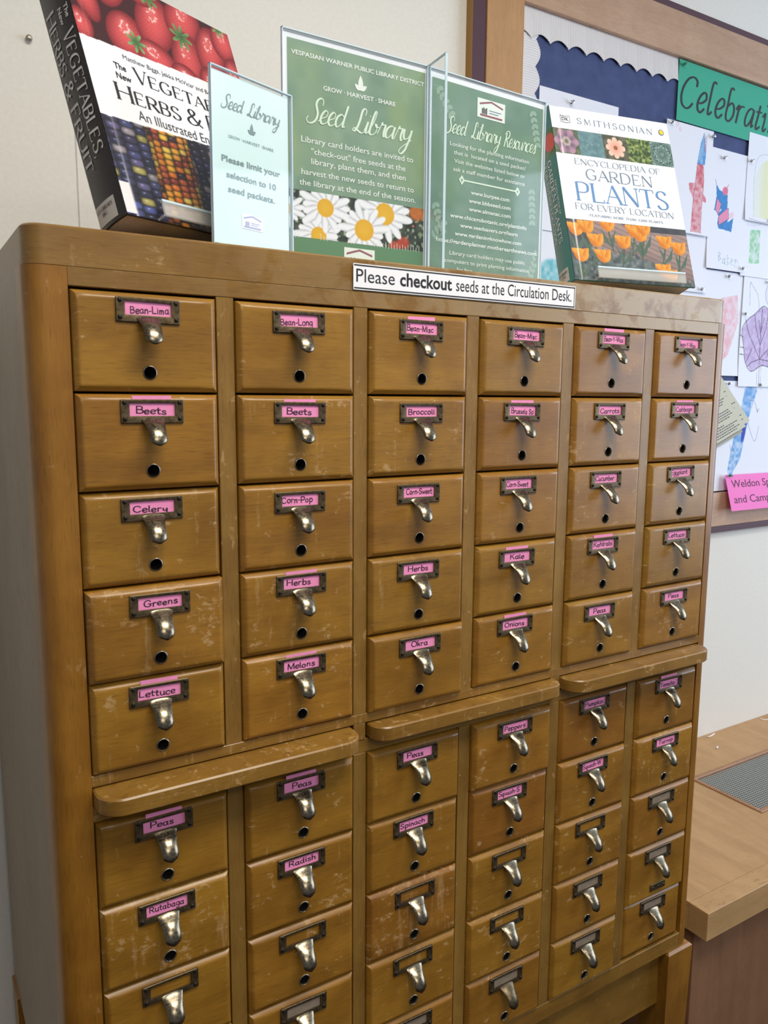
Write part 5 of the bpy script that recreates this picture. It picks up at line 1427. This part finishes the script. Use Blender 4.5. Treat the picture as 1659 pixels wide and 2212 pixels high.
def d_teal(X, Y):
    im = paper_base(X, Y); m = ell(X, Y, 60, 70, 58, 64, .3, .1)[0]; im = lay(im, m * .5, (150, 214, 220)); im = scribble(im, X, Y, m, (60, 178, 190), .7, 4, 105, .8)
    return line(im, X, Y, [(10, 30), (60, 14), (110, 60), (118, 110)], 1.6, (60, 60, 90), .9, True)


P = [(1.139, 1.395, 1.985, 2.297, .5905, d_blank, 'blank white paper pinned behind the top of the tulip book'),
     (1.139, 1.375, 1.79, 2.06, .5895, d_teal, 'drawing with teal colouring behind the teal book spine'),
     (1.139, 1.44, 1.50, 1.80, .5905, d_blank, 'blank paper half hidden low behind the tulip book'),
     (1.45, 1.760, 1.885, 2.10, .5885, d_blank, 'blank paper behind the tulip book under the red figure drawing'),
     (1.64, 1.945, 1.665, 1.950, .5905, d_pink, 'paper with faint pink scribble beside the cabinet corner'),
     (1.72, 2.15, 1.335, 1.651, .5895, d_blue, 'drawing of a blue scribbled figure low on the board'),
     (1.928, 2.20, 1.636, 1.946, .5875, d_leaf, 'drawing of a purple leaf with dark veins'),
     (1.905, 2.20, 1.945, 2.105, .5890, d_greenscrib, 'paper with pale green scribbled block'),
     (1.752, 1.915, 1.952, 2.264, .5870, d_alien, 'drawing of a blue and pink shape above the name in pencil'),
     (1.905, 2.20, 2.095, 2.327, .5855, d_yellow, 'paper with large pale yellow shape under the green banner'),
     (1.565, 1.7515, 2.032, 2.301, .5850, d_red, 'drawing of a red and blue figure beside the tulip book')]
for x0, x1, z0, z1, y, fn, lb in P: paper(x0, x1, z0, z1, y, fn, lb)


def banner(name, x0, x1, z0, z1, y, m, label, tilt, fn):
    s = Sheet(); w, h = x1 - x0, z1 - z0; s.rect(0, w, 0, h, m); fn(s)
    o = s.obj(name, None, frame_mat((x0, y, z0), (math.cos(tilt), 0, math.sin(tilt)), (-math.sin(tilt), 0, math.cos(tilt))))
    md = o.modifiers.new('thickness', 'SOLIDIFY'); md.thickness = .0004; md.offset = -1
    tag(o, label, 'sign'); return o


banner('banner', 1.601, 2.32, 2.305, 2.4505, .5865, M_green, 'green paper banner reading Celebrating in black letters', -.004,
       lambda s: s.text('Celebrating', .0105, .035, .0775, M_black, .0004, width=.468, mode='ital', thick=.95, thin=.4, slant=.16))
M_darktxt = mat('plum_print', (84, 44, 74), .7)
pn = banner('pink_notice', 1.884, 2.21, 1.280, 1.386, .5755, M_pinksign, 'bright pink paper notice over the lower oak frame', .0,
            lambda s: (s.text('Weldon Sp', .022, .068, .022, M_darktxt, .0004, width=.186), s.text('and Camp', .021, .022, .022, M_darktxt, .0004, width=.176)))
pn.matrix_world = frame_mat((1.884, .546, 1.279), (1, 0, -.01), (0, .29, 1))

# push pins
M_pingreen = mat('green_pin', (30, 130, 90), .35)


def pin(x, y, z_, label, m=None, grp='steel pins on the bulletin board'):
    b = MB(); b.lathe([(.0005, -.006), (.0005, .002), (.004, .003), (.0046, .0045), (.0026, .006), (.0022, .009), (.0034, .0105), (.0036, .0118), (.0015, .0125)], 14, Matrix.Rotation(math.pi / 2, 4, 'X'))
    o = b.obj('push_pin', m or M_steel); smooth_by_angle(o, 40); o.location = (x, y, z_); tag(o, label, 'push pin', grp); return o


for x, y, z_, lb in ((1.742, .5842, 2.286, 'steel pin at the top right corner of the red figure drawing'), (1.798, .5862, 2.242, 'steel pin at the top of the blue and pink drawing'), (1.914, .5846, 2.251, 'steel pin at left of the pale yellow shape'),
                     (2.016, .5846, 2.104, 'steel pin at the bottom of the yellow shape paper'), (1.906, .5826, 1.963, 'steel pin at the lower right of the blue and pink drawing'), (1.856, .5895, 1.938, 'steel pin just below the blue and pink drawing'),
                     (1.735, .5842, 1.894, 'steel pin beside the lower right corner of the tulip book'), (2.037, .5866, 1.936, 'steel pin at the top of the purple leaf drawing'), (1.938, .5866, 1.841, 'steel pin at the left edge of the purple leaf drawing'),
                     (1.887, .5886, 1.643, 'steel pin at the top of the blue scribbled figure drawing'), (2.033, .5866, 1.642, 'steel pin at the foot of the purple leaf drawing'), (1.234, .5896, 2.277, 'steel pin above the publisher mark of the tulip book'),
                     (1.578, .5842, 2.293, 'steel pin at the top left corner of the red figure drawing')):
    pin(x, y, z_, lb)
pin(1.898, .5735, 1.380, 'green pin holding the bright pink notice', M_pingreen); pin(1.613, .5858, 2.438, 'green pin holding the green banner', M_pingreen)
b = MB(); b.lathe([(.0015, 0), (.0015, .004), (.0052, .005), (.0046, .0075), (.002, .0085)], 14, Matrix.Rotation(math.pi / 2, 4, 'X'))
o = b.obj('wall_tack', mat('tack_metal', (150, 144, 132), .35, .8)); o.location = (.069, WALL_Y, 2.156); smooth_by_angle(o, 40); tag(o, 'small metal tack in the bare wall left of the strawberry book', 'tack')

# ------------------------------------------------------------------ printed booklet poking out beside the cabinet
M_booklet = mat('yellowed_paper', (206, 202, 178), .8); M_bookshade = mat('booklet_shaded_page', (168, 164, 144), .85)
root = empty('booklet', (1.80, .585, 1.52)); tag(root, 'yellowish printed booklet hanging askew on the board beside the cabinet', 'booklet')
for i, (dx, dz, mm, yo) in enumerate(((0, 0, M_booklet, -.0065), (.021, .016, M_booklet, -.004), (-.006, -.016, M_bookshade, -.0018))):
    s = Sheet(); s.picture(0, .16, 0, .21, lambda X, Y: paper_base(X, Y, (206, 203, 178) if mm is M_booklet else (168, 164, 144)), .012, M_print, 0)  # lowest page repeats the paper colour darkened, with shade put in
    for j in range(22):
        y = .010 + j * .0088
        if j % 6 == 5: continue
        x = .004; rj = random.Random(j + 40 * i); end = .146 - rj.uniform(0, .03) - (.05 if j % 6 == 4 else 0)
        while x < end:
            w_ = rj.uniform(.004, .011)
            for q in range(2): s.rect(x + w_ * q / 2, min(x + w_ * (q + 1) / 2, .150), y, y + .0032, M_greyblack, .0004)
            x += w_ + .0026
    ax, az = 1.971 + dx - 1.80, 1.5206 + dz - 1.52
    wp = lambda x, y, z: (ax - (.16 - x) * .937 - y * .762 * .98, yo - z - .006 * (y / .21) ** 2 * 0, az - (.16 - x) * .349 + y * .647 * .98)
    o = s.obj('page', root, warp=wp); md = o.modifiers.new('thickness', 'SOLIDIFY'); md.thickness = .0006; md.offset = -1
pin(1.80, .577, 1.63, 'steel pin holding the yellowish booklet')

# ------------------------------------------------------------------ low wooden heater cabinet with a counter top and metal grille
CZ = .5751; CX0, CX1, CY0 = 1.1667, 3.4, .0453
low = empty('low_cabinet', (CX0, .3, 0)); tag(low, 'low oak cabinet with thick counter top right of the card catalog', 'cabinet')
Tl = Matrix.Translation((-CX0, -.3, 0))


def lpart(name, boxes, m, bev=.001):
    b = MB()
    for x in boxes: b.box(*x, b=bev)
    b.v = [tuple(Tl @ Vector(p)) for p in b.v]; return b.obj(name, m, low)


GX0, GX1, GY0, GY1 = 1.622, 2.55, .226, .440
lpart('counter_top', [(CX0, GX0, CY0 + .045, WALL_Y - .001, CZ - .03, CZ), (GX1, CX1, CY0 + .045, WALL_Y - .001, CZ - .03, CZ), (GX0, GX1, CY0 + .045, GY0, CZ - .03, CZ), (GX0, GX1, GY1, WALL_Y - .001, CZ - .03, CZ)], M_counter, 0)
lpart('counter_edge', [(CX0, CX1, CY0, CY0 + .045, CZ - .061, CZ)], M_band, .0008)
lpart('counter_edge', [(CX0, CX0 + .04, CY0 + .045, WALL_Y - .001, CZ - .061, CZ - .03)], M_band, 0)
lpart('body', [(CX0 + .012, CX1 - .02, .082, WALL_Y - .001, 0, CZ - .03)], M_lowbody, .001)
b = MB(); sp = .0072
x = GX0 + .014
while x < GX1 - .012: b.box(x, x + .0024, GY0 + .012, GY1 - .012, CZ - .004, CZ - .0028); x += sp
y = GY0 + .014
while y < GY1 - .012: b.box(GX0 + .012, GX1 - .012, y, y + .0022, CZ - .0036, CZ - .0024); y += sp
b.v = [tuple(Tl @ Vector(p)) for p in b.v]; b.obj('vent_grille', M_mesh, low)
lpart('grille_frame', [(GX0 + .001, GX1 - .001, GY0 + .001, GY0 + .014, CZ - .02, CZ + .003), (GX0 + .001, GX1 - .001, GY1 - .014, GY1 - .001, CZ - .02, CZ + .003), (GX0 + .001, GX0 + .014, GY0 + .014, GY1 - .014, CZ - .02, CZ + .003), (GX1 - .014, GX1 - .001, GY0 + .014, GY1 - .014, CZ - .02, CZ + .003)], M_grillewood, .0015)
lpart('duct_floor', [(GX0 + .002, GX1 - .002, GY0 + .002, GY1 - .002, CZ - .0298, CZ - .026)], M_dark, 0)
for x, y, a, l, lb in ((1.8566, .5216, .3, .016, 'curled paper scrap near the middle of the counter top'), (2.176, .575, -.6, .03, 'white paper scrap at the back of the counter by the wall'), (1.916, .585, .1, .04, 'thin paper strip lying against the wall on the counter')):
    s_ = []; V = []; F = []
    for i in range(9):
        t = i / 8 - .5; xx = l * t; zz = .003 * (4 * t * t) + .0004
        V += [(xx, -.0022, zz), (xx, .0022, zz)]
    F = [(2 * i, 2 * i + 2, 2 * i + 3, 2 * i + 1) for i in range(8)]
    o = mesh_obj('paper_scrap', V, F, M_paper); o.location = (x, y, CZ); o.rotation_euler = (0, 0, a)
    md = o.modifiers.new('thickness', 'SOLIDIFY'); md.thickness = .0004; md.offset = 0; tag(o, lb, 'paper scrap', 'paper scraps on the counter')

bpy.context.view_layer.update()
